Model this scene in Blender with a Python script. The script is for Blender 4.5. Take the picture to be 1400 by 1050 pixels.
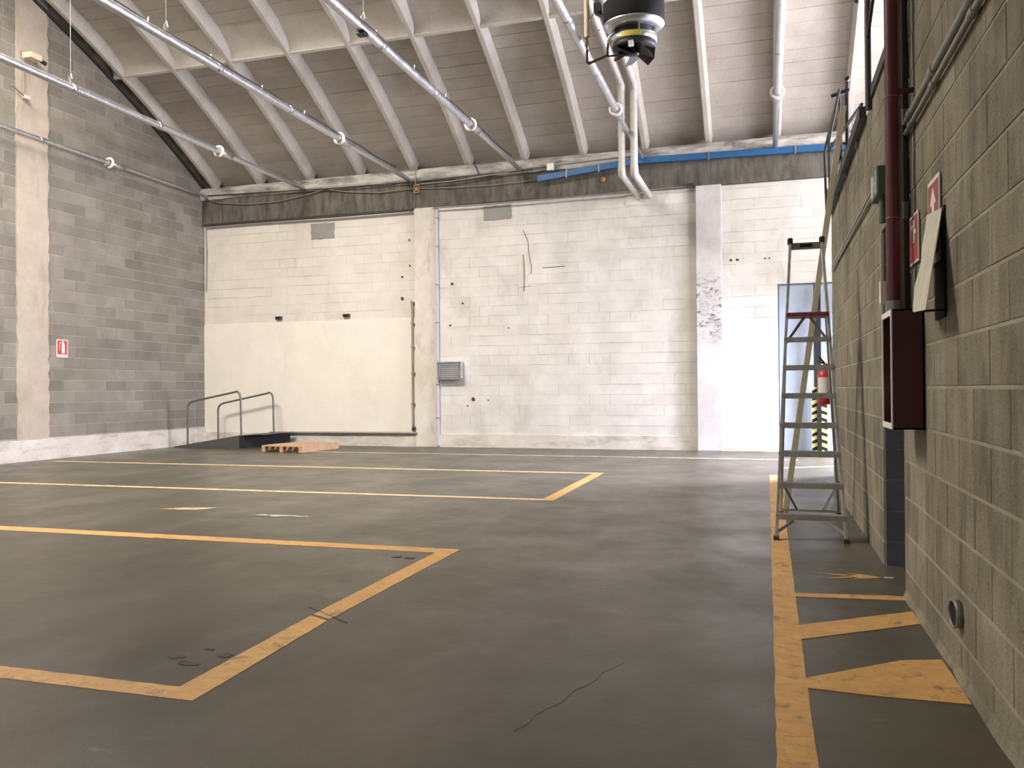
import bpy, math, random
from mathutils import Vector, Matrix
random.seed(7)
D = bpy.data
for o in list(D.objects): D.objects.remove(o)
S = bpy.context.scene
C = S.collection
PI = math.pi

# ---------------------------------------------------------------- camera
cam = D.objects.new('camera', D.cameras.new('camera'))
C.objects.link(cam)
cam.data.sensor_width = 36.0
cam.data.lens = 29.26
cam.data.clip_start = 0.05
CF = Vector((-0.29211322, 0.95636251, 0.00637337))
CR = Vector((0.95634131, 0.29215655, -0.00747332))
CU = Vector((0.00900922, -0.00391206, 0.99995176))
CP = Vector((0, 0, 1.2))
cam.matrix_world = Matrix(((CR.x, CU.x, -CF.x, CP.x), (CR.y, CU.y, -CF.y, CP.y), (CR.z, CU.z, -CF.z, CP.z), (0, 0, 0, 1)))
S.camera = cam

# ---------------------------------------------------------------- world, lights, exposure
w = D.worlds.new('sky'); S.world = w; w.use_nodes = True
bg = w.node_tree.nodes['Background']
bg.inputs[0].default_value = (0.90, 0.93, 1.0, 1); bg.inputs[1].default_value = 0.35

def area(name, loc, target, sx, sy, power, col):
    l = D.lights.new(name, 'AREA'); l.shape = 'RECTANGLE'; l.size = sx; l.size_y = sy
    l.energy = power; l.color = col
    o = D.objects.new(name, l); C.objects.link(o); o.location = loc
    o.rotation_euler = (Vector(target) - Vector(loc)).to_track_quat('-Z', 'Y').to_euler()
    return o
area('daylight_roof_window', (-8.6, 6.6, 10.2), (-8.0, 12.5, 2.0), 5.4, 2.4, 2000, (1.0, 0.925, 0.84))
area('daylight_side_door', (4.0, 14.7, 3.1), (1.5, 9.0, -2.0), 0.9, 1.4, 2100, (0.80, 0.79, 1.0))
area('daylight_upper_window', (5.7, 12.0, 5.2), (-2.0, 14.0, 7.6), 4.0, 2.0, 330, (0.95, 0.93, 1.0)).data.spread = 2.3
area('fill_light_rear', (-8.0, -6.6, 2.6), (-8.0, 10.0, 3.6), 6.0, 4.4, 85, (1.0, 0.92, 0.80))  # added fill lamp behind the camera, brightens back wall and ceiling

S.view_settings.view_transform = 'Standard'
S.view_settings.look = 'None'
S.view_settings.gamma = 1.0
S.view_settings.use_curve_mapping = False
S.view_settings.exposure = 0.72

# ---------------------------------------------------------------- helpers
def link(o, parent=None):
    C.objects.link(o)
    if parent is not None: o.parent = parent
    return o

def tag(o, label, cat, group=None, kind=None):
    if label: o['label'] = label
    if cat: o['category'] = cat
    if group: o['group'] = group
    if kind: o['kind'] = kind
    return o

def thing(name, label, cat, loc=(0, 0, 0), group=None):
    o = D.objects.new(name, None); o.empty_display_size = 0.1; o.location = loc
    link(o); return tag(o, label, cat, group)

class MB:
    """collects shapes in world (or local) coordinates; build() links them as one mesh object"""
    def __init__(s): s.v = []; s.f = []; s.sm = []
    def add(s, vs, fs, smooth=False):
        n = len(s.v); s.v += [tuple(v) for v in vs]
        for f in fs: s.f.append(tuple(i + n for i in f)); s.sm.append(smooth)
        return s
    def box(s, x0, x1, y0, y1, z0, z1, M=None):
        vs = [Vector((x, y, z)) for z in (z0, z1) for y in (y0, y1) for x in (x0, x1)]
        if M is not None: vs = [M @ v for v in vs]
        return s.add(vs, [(0, 2, 3, 1), (4, 5, 7, 6), (0, 1, 5, 4), (2, 6, 7, 3), (0, 4, 6, 2), (1, 3, 7, 5)])
    def bar(s, a, b, w, h, up=(0, 0, 1)):
        """rectangular bar from a to b, w across, h along 'up'"""
        a, b = Vector(a), Vector(b); d = (b - a).normalized(); up = Vector(up)
        if abs(d.dot(up)) > 0.99: up = Vector((0, 1, 0))
        sd = d.cross(up).normalized(); u = sd.cross(d)
        vs = []
        for p in (a, b):
            for i, j in ((-1, -1), (1, -1), (1, 1), (-1, 1)): vs.append(p + sd * i * w / 2 + u * j * h / 2)
        return s.add(vs, [(3, 2, 1, 0), (4, 5, 6, 7), (0, 1, 5, 4), (1, 2, 6, 5), (2, 3, 7, 6), (3, 0, 4, 7)])
    def tube(s, pts, r, n=10, cap=True):
        pts = [Vector(p) for p in pts]; rings = []
        t0 = (pts[1] - pts[0]).normalized()
        ref = Vector((0, 0, 1)) if abs(t0.z) < 0.9 else Vector((0, 1, 0))
        nrm = t0.cross(ref).normalized()
        for i, p in enumerate(pts):
            if i == 0: t = t0
            elif i == len(pts) - 1: t = (pts[i] - pts[i - 1]).normalized()
            else: t = ((pts[i] - pts[i - 1]).normalized() + (pts[i + 1] - pts[i]).normalized()).normalized()
            nrm = (nrm - t * nrm.dot(t)).normalized(); bn = t.cross(nrm)
            k = 1.0
            if 0 < i < len(pts) - 1:
                c = t.dot((pts[i] - pts[i - 1]).normalized()); k = 1 / max(c, 0.6)
            rr = r if not isinstance(r, (list, tuple)) else r[i]
            rings.append([p + (nrm * math.cos(2 * PI * j / n) + bn * math.sin(2 * PI * j / n)) * rr * (k if k < 1.2 else 1.1) for j in range(n)])
        vs = [v for q in rings for v in q]; fs = []
        for i in range(len(pts) - 1):
            for j in range(n):
                fs.append((i * n + j, i * n + (j + 1) % n, (i + 1) * n + (j + 1) % n, (i + 1) * n + j))
        s.add(vs, fs, True)
        if cap:
            s.add(rings[0], [tuple(range(n - 1, -1, -1))]); s.add(rings[-1], [tuple(range(n))])
        return s
    def lathe(s, prof, M, n=24, smooth=True):
        """prof: list of (r, z) turned about local z"""
        vs = []; fs = []
        for r, z in prof:
            for j in range(n): vs.append(M @ Vector((r * math.cos(2 * PI * j / n), r * math.sin(2 * PI * j / n), z)))
        for i in range(len(prof) - 1):
            for j in range(n): fs.append((i * n + j, i * n + (j + 1) % n, (i + 1) * n + (j + 1) % n, (i + 1) * n + j))
        return s.add(vs, fs, smooth)
    def prism(s, poly, d):
        """poly: list of 3D points, extruded by vector d"""
        d = Vector(d); p = [Vector(q) for q in poly]; n = len(p)
        nn = Vector((0, 0, 0))
        for i in range(n): nn += p[i].cross(p[(i + 1) % n])
        if nn.dot(d) > 0: p = p[::-1]
        vs = p + [q + d for q in p]
        fs = [tuple(range(n)), tuple(range(2 * n - 1, n - 1, -1))] + [(i, i + n, (i + 1) % n + n, (i + 1) % n) for i in range(n)]
        return s.add(vs, fs)
    def build(s, name, m, parent=None, label=None, bevel=0, kind=None):
        me = D.meshes.new(name); me.from_pydata(s.v, [], s.f); me.update()
        me.polygons.foreach_set('use_smooth', s.sm)
        me.materials.append(m)
        o = D.objects.new(name, me)
        if parent is not None: me.transform(Matrix.Translation(-wloc(parent)))
        link(o, parent)
        if bevel:
            b = o.modifiers.new('bevel', 'BEVEL'); b.width = bevel; b.segments = 2; b.limit_method = 'ANGLE'
        if label: o['label'] = label
        if kind: o['kind'] = kind
        return o

def wloc(o):
    v = Vector((0, 0, 0))
    while o is not None: v += Vector(o.location); o = o.parent
    return v

def copy_tree(o, parent=None):
    c = o.copy(); link(c, parent)
    for ch in o.children: copy_tree(ch, c)
    return c

# ---------------------------------------------------------------- materials
def nt(name):
    m = D.materials.new(name); m.use_nodes = True; t = m.node_tree
    return m, t, t.nodes['Principled BSDF']
def N(t, kind, **kw):
    n = t.nodes.new(kind)
    for k, v in kw.items(): setattr(n, k, v)
    return n
def mixc(t, fac, a, b, blend='MIX'):
    n = N(t, 'ShaderNodeMix', data_type='RGBA', blend_type=blend)
    for sock, v in ((n.inputs[0], fac), (n.inputs[6], a), (n.inputs[7], b)):
        if isinstance(v, bpy.types.NodeSocket): t.links.new(v, sock)
        elif isinstance(v, (int, float)): sock.default_value = v
        else: sock.default_value = (*v, 1)
    return n.outputs[2]
def math_(t, op, a, b=0.0, clamp=False):
    n = N(t, 'ShaderNodeMath', operation=op, use_clamp=clamp)
    for sock, v in ((n.inputs[0], a), (n.inputs[1], b)):
        if isinstance(v, bpy.types.NodeSocket): t.links.new(v, sock)
        else: sock.default_value = v
    return n.outputs[0]
def pos(t, scale=(1, 1, 1), loc=(0, 0, 0)):
    g = N(t, 'ShaderNodeNewGeometry'); mp = N(t, 'ShaderNodeMapping')
    mp.inputs['Scale'].default_value = scale; mp.inputs['Location'].default_value = loc
    t.links.new(g.outputs['Position'], mp.inputs['Vector']); return mp.outputs[0]
def noise(t, vec, scale, detail=4, rough=0.6, lo=0.0, hi=1.0, dist=0.0):
    n = N(t, 'ShaderNodeTexNoise'); n.inputs['Scale'].default_value = scale
    n.inputs['Detail'].default_value = detail; n.inputs['Roughness'].default_value = rough
    n.inputs['Distortion'].default_value = dist
    t.links.new(vec, n.inputs['Vector'])
    r = N(t, 'ShaderNodeMapRange'); r.inputs[1].default_value = lo; r.inputs[2].default_value = hi
    t.links.new(n.outputs[0], r.inputs[0]); return r.outputs[0]
def bump(t, b, h, dist, strength=0.5):
    n = N(t, 'ShaderNodeBump'); n.inputs['Strength'].default_value = strength; n.inputs['Distance'].default_value = dist
    t.links.new(h, n.inputs['Height']); t.links.new(n.outputs[0], b.inputs['Normal'])

def plain(name, col, rough=0.5, metal=0.0, var=0.0, scale=8.0):
    m, t, b = nt(name)
    b.inputs['Roughness'].default_value = rough; b.inputs['Metallic'].default_value = metal
    if var:
        f = noise(t, pos(t), scale, 5, 0.65, 0.3, 0.7)
        dk = tuple(c * (1 - var) for c in col)
        t.links.new(mixc(t, f, dk, col), b.inputs['Base Color'])
        r = N(t, 'ShaderNodeMapRange'); r.inputs[3].default_value = max(0.05, rough - 0.08); r.inputs[4].default_value = rough + 0.12
        t.links.new(f, r.inputs[0]); t.links.new(r.outputs[0], b.inputs['Roughness'])
    else: b.inputs['Base Color'].default_value = (*col, 1)
    return m

def masonry(name, c1, c2, varn=0.25, stain=(0.1, 0.09, 0.08), stain_amt=0.3, stain_scale=(0.5, 0.5, 0.25), grain=60, gb=0.002, rough=0.9, lo=0.55, hi=0.8, pores=0.0):
    """porous block or render: per-piece tone, cloudy tone, streaky stains, grain"""
    m, t, b = nt(name); b.inputs['Roughness'].default_value = rough
    b.inputs['Specular IOR Level'].default_value = 0.25
    oi = N(t, 'ShaderNodeObjectInfo'); g = N(t, 'ShaderNodeNewGeometry')
    rnd = math_(t, 'FRACT', math_(t, 'ADD', oi.outputs['Random'], g.outputs['Random Per Island']))
    p = pos(t)
    cl = noise(t, p, 2.2, 5, 0.6, 0.3, 0.7)
    c = mixc(t, cl, c1, c2)
    k = math_(t, 'ADD', 1 - varn / 2, math_(t, 'MULTIPLY', rnd, varn))
    cc = N(t, 'ShaderNodeCombineColor')
    for i in range(3): t.links.new(k, cc.inputs[i])
    c = mixc(t, 1.0, c, cc.outputs[0], 'MULTIPLY')
    fine = noise(t, p, grain, 3, 0.7, 0.25, 0.75)
    c = mixc(t, 0.22, c, mixc(t, fine, (0.25, 0.24, 0.22), (1, 1, 1)), 'MULTIPLY')
    st = noise(t, pos(t, stain_scale), 4.0, 6, 0.65, lo, hi, 0.3)
    c = mixc(t, math_(t, 'MULTIPLY', st, stain_amt), c, stain)
    if pores:
        sp = noise(t, p, 42, 4, 0.75, 0.60, 0.66)
        c = mixc(t, math_(t, 'MULTIPLY', sp, pores), c, (0.045, 0.04, 0.03))
        lt = noise(t, pos(t, (1, 1, 1), (5, 3, 1)), 60, 4, 0.75, 0.60, 0.68)
        c = mixc(t, math_(t, 'MULTIPLY', lt, pores * 0.5), c, (0.40, 0.37, 0.28))
        vs_ = noise(t, pos(t, (3.0, 3.0, 0.28), (2, 0, 0)), 3.0, 4, 0.6, 0.40, 0.62)
        c = mixc(t, math_(t, 'MULTIPLY', vs_, 0.28), c, (0.09, 0.08, 0.058))
    t.links.new(c, b.inputs['Base Color'])
    bump(t, b, fine, gb, 0.6)
    return m

M = {}
M['block_grey'] = masonry('grey_block', (0.20, 0.182, 0.148), (0.27, 0.249, 0.208), 0.32, (0.10, 0.092, 0.08), 0.55)
M['mortar_grey'] = masonry('grey_mortar', (0.33, 0.30, 0.26), (0.42, 0.39, 0.34), 0.0, (0.14, 0.13, 0.11), 0.4)
M['block_tan'] = masonry('tan_block', (0.225, 0.202, 0.142), (0.36, 0.328, 0.238), 0.30, (0.085, 0.075, 0.055), 0.75, (1.3, 1.3, 0.45), grain=75, gb=0.006, lo=0.48, hi=0.74, pores=0.55)
M['mortar_tan'] = masonry('tan_mortar', (0.30, 0.27, 0.20), (0.43, 0.39, 0.30), 0.0, (0.16, 0.15, 0.12), 0.4)
M['block_dark'] = masonry('blue_grey_block', (0.15, 0.165, 0.20), (0.22, 0.24, 0.28), 0.25)
M['white_block'] = masonry('white_painted_block', (0.60, 0.57, 0.52), (0.72, 0.70, 0.65), 0.06, (0.34, 0.32, 0.29), 0.55, (0.45, 0.45, 0.2), grain=50, gb=0.0015, rough=0.7)
M['cream_block'] = masonry('cream_painted_block', (0.67, 0.625, 0.55), (0.75, 0.705, 0.64), 0.04, (0.45, 0.40, 0.32), 0.5, (0.5, 0.5, 0.15), grain=50, gb=0.0012, rough=0.7)
M['white_joint'] = masonry('white_painted_joint', (0.30, 0.28, 0.25), (0.62, 0.60, 0.55), 0.0, (0.2, 0.19, 0.17), 0.5, rough=0.8)
M['cream_plaster'] = masonry('cream_plaster', (0.77, 0.73, 0.64), (0.83, 0.79, 0.71), 0.0, (0.5, 0.45, 0.36), 0.35, (0.4, 0.4, 0.15), rough=0.65)
M['pillar_plaster'] = masonry('pillar_plaster', (0.62, 0.58, 0.50), (0.74, 0.70, 0.62), 0.0, (0.25, 0.23, 0.21), 0.7, (1.2, 1.2, 0.5), lo=0.52)
M['plinth'] = masonry('plinth_render', (0.58, 0.54, 0.47), (0.72, 0.68, 0.61), 0.0, (0.20, 0.18, 0.15), 0.75, (0.5, 0.5, 1.6), lo=0.5, grain=35, gb=0.004)
M['column'] = masonry('column_concrete', (0.40, 0.345, 0.275), (0.50, 0.435, 0.355), 0.0, (0.24, 0.21, 0.17), 0.6, (0.8, 0.8, 0.25), grain=40)
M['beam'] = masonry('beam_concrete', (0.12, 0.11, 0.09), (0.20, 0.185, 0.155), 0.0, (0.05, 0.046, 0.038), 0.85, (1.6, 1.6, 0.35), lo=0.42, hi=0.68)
M['curb'] = masonry('curb_concrete', (0.50, 0.48, 0.43), (0.68, 0.65, 0.59), 0.0, (0.12, 0.11, 0.10), 0.95, (0.35, 0.35, 1.4), lo=0.41, hi=0.64)
M['tile'] = masonry('ceiling_tile', (0.44, 0.40, 0.355), (0.53, 0.49, 0.44), 0.07, (0.36, 0.33, 0.29), 0.5, (0.35, 0.35, 0.35), grain=30, rough=0.85)
M['joint'] = masonry('ceiling_joint', (0.36, 0.34, 0.30), (0.46, 0.43, 0.39), 0.0)
M['rib'] = masonry('rib_concrete', (0.50, 0.465, 0.415), (0.61, 0.575, 0.52), 0.04, (0.36, 0.34, 0.3), 0.5, (1, 1, 1))
M['patch'] = masonry('cement_patch', (0.27, 0.265, 0.24), (0.34, 0.33, 0.30), 0.0)
M['galv'] = plain('galvanised_steel', (0.62, 0.63, 0.64), 0.38, 0.9, 0.25, 14)
M['alu'] = plain('ladder_aluminium', (0.60, 0.60, 0.58), 0.42, 0.75, 0.3, 20)
M['steel'] = plain('bare_steel', (0.30, 0.29, 0.27), 0.5, 0.6, 0.3, 10)
M['darkrail'] = plain('dark_painted_steel', (0.055, 0.052, 0.055), 0.5, 0.2, 0.3, 10)
M['handrail'] = plain('bronze_painted_rail', (0.16, 0.145, 0.125), 0.45, 0.3, 0.25, 10)
M['black'] = plain('black_paint', (0.012, 0.012, 0.013), 0.55, 0, 0.2)
M['matte_black'] = plain('matte_black', (0.006, 0.006, 0.007), 0.9)
M['ramp'] = plain('ramp_steel', (0.085, 0.085, 0.078), 0.7, 0.1, 0.25, 6)
M['whiteplastic'] = plain('white_plastic', (0.78, 0.76, 0.68), 0.45, 0, 0.08)
M['cream'] = plain('cream_insulation', (0.70, 0.58, 0.40), 0.6, 0, 0.12)
M['ductw'] = plain('painted_duct', (0.56, 0.53, 0.49), 0.5, 0.0, 0.15)
M['blue'] = plain('blue_paint', (0.02, 0.115, 0.27), 0.45, 0, 0.15)
M['red_dark'] = plain('dark_red_paint', (0.06, 0.009, 0.010), 0.5, 0, 0.12)
M['red_pipe'] = plain('oxide_red_paint', (0.10, 0.016, 0.018), 0.42, 0, 0.2)
M['red'] = plain('signal_red', (0.52, 0.035, 0.035), 0.4, 0, 0.08)
M['red_step'] = plain('worn_red_plastic', (0.30, 0.05, 0.055), 0.5, 0, 0.4, 30)
M['sign_white'] = plain('sign_white', (0.76, 0.72, 0.66), 0.5, 0, 0.05)
M['sign_pink'] = plain('faded_red_print', (0.32, 0.065, 0.055), 0.5, 0, 0.15)
M['paper'] = plain('stained_board', (0.62, 0.59, 0.46), 0.7, 0, 0.25, 9)
M['wood'] = plain('pale_timber', (0.55, 0.49, 0.34), 0.7, 0, 0.2, 12)
M['pallet'] = plain('pallet_wood', (0.55, 0.36, 0.21), 0.75, 0, 0.3, 15)
M['door'] = plain('blue_grey_door', (0.33, 0.39, 0.47), 0.5, 0, 0.08, 3)
M['green'] = plain('pale_green_plastic', (0.075, 0.11, 0.078), 0.5, 0, 0.2)
M['greenpale'] = plain('whitish_green_print', (0.45, 0.55, 0.46), 0.5, 0, 0.1)
M['conduit'] = plain('grey_conduit', (0.30, 0.29, 0.25), 0.5, 0.1, 0.2)
M['cable'] = plain('dark_cable', (0.05, 0.045, 0.04), 0.6, 0, 0.2)
M['cabletan'] = plain('tan_cable', (0.26, 0.22, 0.15), 0.6, 0, 0.2)
M['lilac'] = plain('lilac_grey_conduit', (0.50, 0.47, 0.52), 0.5, 0, 0.12)
M['yellow'] = plain('yellow_label', (0.62, 0.50, 0.06), 0.5, 0, 0.15, 25)
M['yellow_tape'] = plain('yellow_tape', (0.72, 0.66, 0.20), 0.5)
M['orange'] = plain('orange_rust', (0.42, 0.20, 0.04), 0.7, 0, 0.3)
M['brass'] = plain('brass', (0.55, 0.42, 0.22), 0.35, 0.8, 0.2)
M['rubber'] = plain('black_rubber', (0.02, 0.02, 0.02), 0.7)
M['brownfoot'] = plain('brown_rubber', (0.10, 0.05, 0.035), 0.7)
M['hose'] = plain('canvas_hose', (0.62, 0.56, 0.52), 0.7, 0, 0.15)

def floor_color(t):
    p = pos(t)
    c = mixc(t, noise(t, p, 0.45, 5, 0.6, 0.32, 0.68), (0.048, 0.042, 0.026), (0.092, 0.082, 0.055))
    c = mixc(t, math_(t, 'MULTIPLY', noise(t, pos(t, (1, 0.35, 1)), 1.7, 6, 0.7, 0.48, 0.72), 0.5), c, (0.15, 0.137, 0.116))
    c = mixc(t, math_(t, 'MULTIPLY', noise(t, pos(t, (0.5, 1.6, 1), (3, 5, 0)), 3.5, 7, 0.75, 0.56, 0.72), 0.35), c, (0.045, 0.04, 0.034))
    c = mixc(t, math_(t, 'MULTIPLY', noise(t, pos(t, (0.7, 1.7, 1), (9, 2, 0)), 5.0, 4, 0.7, 0.66, 0.74), 0.55), c, (0.20, 0.19, 0.17))
    c = mixc(t, math_(t, 'MULTIPLY', noise(t, p, 55, 3, 0.7, 0.3, 0.7), 0.25), c, (0.055, 0.049, 0.042))
    return c, p
def floor_mat():
    m, t, b = nt('floor_concrete')
    c, p = floor_color(t); t.links.new(c, b.inputs['Base Color'])
    r = N(t, 'ShaderNodeMapRange'); r.inputs[3].default_value = 0.30; r.inputs[4].default_value = 0.50
    t.links.new(noise(t, p, 1.3, 6, 0.7, 0.3, 0.7), r.inputs[0]); t.links.new(r.outputs[0], b.inputs['Roughness'])
    b.inputs['Specular IOR Level'].default_value = 0.45
    bump(t, b, noise(t, p, 28, 6, 0.7), 0.003, 0.35)
    return m
def paint_mat(name, ca, cb, lo=0.56, hi=0.68, amt=0.85):
    m, t, b = nt(name)
    fc, p = floor_color(t)
    c = mixc(t, noise(t, p, 6, 5, 0.7, 0.3, 0.7), ca, cb)
    c = mixc(t, math_(t, 'MULTIPLY', noise(t, p, 16, 6, 0.75, 0.5, 0.68), 0.4), c, (0.20, 0.12, 0.05))
    wear = noise(t, pos(t, (1, 1, 1), (4, 1, 0)), 7.0, 9, 0.75, lo, hi, 0.4)
    scr = noise(t, pos(t, (1.2, 5, 1), (1, 7, 0)), 11.0, 7, 0.7, 0.60, 0.66, 2.0)
    wv = math_(t, 'MULTIPLY', math_(t, 'MAXIMUM', wear, scr), amt)
    t.links.new(mixc(t, wv, c, fc), b.inputs['Base Color']); b.inputs['Roughness'].default_value = 0.6
    bump(t, b, noise(t, p, 28, 6, 0.7), 0.003, 0.3)
    return m
M['floor'] = floor_mat()
M['paint'] = paint_mat('orange_yellow_paint', (0.46, 0.25, 0.070), (0.60, 0.35, 0.115))
M['paint_faded'] = paint_mat('faded_paint', (0.48, 0.33, 0.17), (0.56, 0.42, 0.26), 0.50, 0.66, 0.75)
M['paint_white'] = paint_mat('whitish_paint', (0.42, 0.38, 0.31), (0.50, 0.46, 0.40), 0.45, 0.62, 0.85)

def stained(name, base_key_colors, zc, zh, col):
    """masonry with scuffed chips in a height band (wear that belongs to the pillar)"""
    m, t, b = nt(name); b.inputs['Roughness'].default_value = 0.85
    p = pos(t)
    c = mixc(t, noise(t, p, 2.5, 5, 0.6, 0.3, 0.7), *base_key_colors)
    c = mixc(t, math_(t, 'MULTIPLY', noise(t, pos(t, (1.5, 1.5, 0.3)), 5, 6, 0.7, 0.52, 0.75), 0.5), c, (0.36, 0.34, 0.33))
    sx = N(t, 'ShaderNodeSeparateXYZ'); t.links.new(p, sx.inputs[0])
    band = math_(t, 'SUBTRACT', 1.0, math_(t, 'DIVIDE', math_(t, 'ABSOLUTE', math_(t, 'SUBTRACT', sx.outputs[2], zc)), zh), True)
    chips = noise(t, pos(t, (1, 1, 2.2)), 9, 9, 0.8, 0.50, 0.60, 0.6)
    c = mixc(t, math_(t, 'MULTIPLY', chips, math_(t, 'MINIMUM', math_(t, 'MULTIPLY', band, 1.8), 0.9)), c, col)
    t.links.new(c, b.inputs['Base Color'])
    bump(t, b, noise(t, p, 40, 5, 0.7), 0.003, 0.5)
    return m
M['pillar_scuffed'] = stained('scuffed_pillar', ((0.46, 0.44, 0.42), (0.60, 0.58, 0.56)), 2.72, 0.75, (0.05, 0.045, 0.045))

# ---------------------------------------------------------------- setting
XL, YB, XR = -12.4, 16.35, 0.75
def prof(y):
    s = 16.35 - y
    return 5.87 + 0.62 * s - 0.0265 * s * s
def seen(x, y, z):
    d = Vector((x, y, z)) - CP; k = d.dot(CF)
    if k < 0.2: return 0
    u = 1138 * d.dot(CR) / k; v = 1138 * d.dot(CU) / k
    return 1 / k if abs(u) < 720 and abs(v) < 545 else 0

# floor
mb = MB(); mb.box(-12.8, 6.2, -7.2, 17.0, -0.25, 0.0)
floor = tag(mb.build('floor', M['floor']), None, None, kind='structure')

SZ = [0.0012]
def strip(name, poly, m, z=None, label=None):
    if z is None: SZ[0] += 0.00012; z = SZ[0]
    mb = MB(); n = len(poly)
    mb.prism([(x, y, 0.0002) for x, y in poly], (0, 0, z))
    return mb.build(name, m, floor, label)
def rough(poly, step=0.07, amp=0.0025):
    """ragged hand-painted outline"""
    out = []
    for i, a in enumerate(poly):
        b = poly[(i + 1) % len(poly)]; L = math.hypot(b[0] - a[0], b[1] - a[1]); k = max(1, min(140, int(L / step)))
        for j in range(k):
            f = j / k; out.append((a[0] + (b[0] - a[0]) * f + random.uniform(-amp, amp), a[1] + (b[1] - a[1]) * f + random.uniform(-amp, amp)))
    return out
# near parking bay
strip('painted_line', rough([(-12.3, 2.715), (-2.14, 2.73), (-2.28, 2.845), (-12.3, 2.86)]), M['paint'])
strip('painted_line', rough([(-2.14, 2.73), (-2.20, 3.875), (-2.335, 3.935), (-2.29, 2.80)]), M['paint'])
strip('painted_line', rough([(-2.202, 3.90), (-2.205, 5.86), (-2.345, 5.76), (-2.337, 3.965)]), M['paint'])
strip('painted_line', rough([(-12.3, 5.63), (-2.345, 5.70), (-2.205, 5.86), (-12.3, 5.82)]), M['paint'])
# far parking bay
strip('painted_line', rough([(-12.3, 8.60), (-2.22, 8.68), (-2.22, 8.80), (-12.3, 8.70)]), M['paint_faded'])
strip('painted_line', rough([(-2.20, 8.68), (-2.22, 11.70), (-2.35, 11.62), (-2.34, 8.76)]), M['paint'])
strip('painted_line', rough([(-11.9, 11.55), (-2.35, 11.56), (-2.23, 11.70), (-11.9, 11.66)]), M['paint_faded'])
strip('painted_line', rough([(-9.0, 14.48), (0.5, 14.44), (0.5, 14.56), (-9.0, 14.60)]), M['paint_white'])
strip('painted_line', rough([(0.16, 12.9), (1.1, 13.5), (1.1, 13.62), (0.16, 13.0)]), M['paint_white'])
# walkway edge and its stripes
strip('painted_line', rough([(0.02, 0.6), (0.142, 0.6), (0.155, 7.5), (0.19, 11.9), (0.03, 11.9)]), M['paint'])
strip('painted_stripe', rough([(0.12, 5.12), (0.74, 5.20), (0.74, 5.10), (0.12, 5.03)]), M['paint'])
strip('painted_stripe', rough([(0.12, 4.42), (0.735, 4.86), (0.735, 4.62), (0.12, 4.17)], 0.08), M['paint'])
strip('painted_stripe', rough([(0.136, 3.63), (0.55, 3.98), (0.725, 4.04), (0.728, 3.50), (0.40, 3.50), (0.12, 3.52), (0.12, 3.62)], 0.08), M['paint'])
mb = MB()
for poly in ([(0.25, 5.73), (0.50, 5.70), (0.50, 5.665)], [(0.30, 5.54), (0.50, 5.665), (0.52, 5.64)], [(0.50, 5.60), (0.60, 5.63), (0.68, 5.68), (0.60, 5.735), (0.48, 5.76), (0.55, 5.72), (0.46, 5.68), (0.55, 5.65)]):
    mb.prism([(x, y, 0.0002) for x, y in rough(poly, 0.05, 0.004)], (0, 0, 0.0014))
mb.build('painted_arrow', M['paint'], floor, 'thin worn orange painted arrow pointing at the wall')
strip('paint_mark', rough([(0.70, 5.66), (0.75, 5.66), (0.75, 5.70), (0.70, 5.70)], 0.03), M['paint_white'])
strip('paint_mark', rough([(-5.95, 7.10), (-5.55, 7.16), (-5.45, 7.32), (-5.75, 7.28)], 0.08, 0.03), M['paint_faded'])
strip('paint_mark', rough([(-4.75, 6.95), (-4.15, 6.98), (-4.20, 7.06), (-4.70, 7.05)], 0.08, 0.02), M['paint_white'])
M['crack'] = plain('hairline_crack', (0.046, 0.040, 0.029), 0.45)
M['oil'] = plain('oil_stain', (0.022, 0.019, 0.016), 0.5, 0, 0.3)
for cx, cy, rx, ry in ((-2.52, 3.17, 0.045, 0.03), (-2.40, 3.10, 0.05, 0.025), (-2.31, 3.24, 0.035, 0.03), (-2.44, 3.12, 0.02, 0.015), (-2.44, 3.30, 0.03, 0.01), (-2.50, 5.49, 0.04, 0.035), (-2.39, 5.47, 0.04, 0.03)):
    strip('oil_stain', [(cx - 0.05 + rx * (0.8 + 0.4 * random.random()) * math.cos(a * PI / 7), cy + ry * (0.8 + 0.4 * random.random()) * math.sin(a * PI / 7)) for a in range(14)], M['oil'], 0.002)
# hairline joint in the slab
def ribbon(pts, wd):
    L = [(x - wd / 2, y) for x, y in pts]; R_ = [(x + wd / 2, y) for x, y in pts][::-1]
    return L + R_
pts = [(-2.44 + i * 0.04, 4.10 - i * 0.026 + random.uniform(-.006, .006)) for i in range(10)]
strip('floor_crack', [(x, y - 0.004) for x, y in pts] + [(x, y + 0.004) for x, y in pts][::-1], M['oil'], 0.0022)
pts = [(-0.86 + 0.022 * i + 0.012 * math.sin(i * 1.9), 2.80 + i * 0.075) for i in range(12)]
strip('floor_crack', ribbon(pts, 0.0005), M['crack'], 0.001)

# ---- block walls
BL = {}
def block_mesh(L, H, T, m, ch):
    key = (round(L, 3), round(H, 3), m.name)
    if key in BL: return BL[key]
    me = D.meshes.new('block'); v, f = block_geo(L, H, T, ch)
    me.from_pydata(v, [], f); me.materials.append(m); me.update(); BL[key] = me
    return me
def block_geo(L, H, T, ch):
    """local: length x, height z, front towards -y at y=0, back at y=T"""
    a, b = L / 2, H / 2
    v = [(-a + ch, 0, -b + ch), (a - ch, 0, -b + ch), (a - ch, 0, b - ch), (-a + ch, 0, b - ch),
         (-a, ch, -b), (a, ch, -b), (a, ch, b), (-a, ch, b), (-a, T, -b), (a, T, -b), (a, T, b), (-a, T, b)]
    f = [(0, 1, 2, 3)]
    for i in range(4):
        j = (i + 1) % 4
        f.append((i, i + 4, j + 4, j)); f.append((i + 4, i + 8, j + 8, j + 4))
    return v, f
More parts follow.
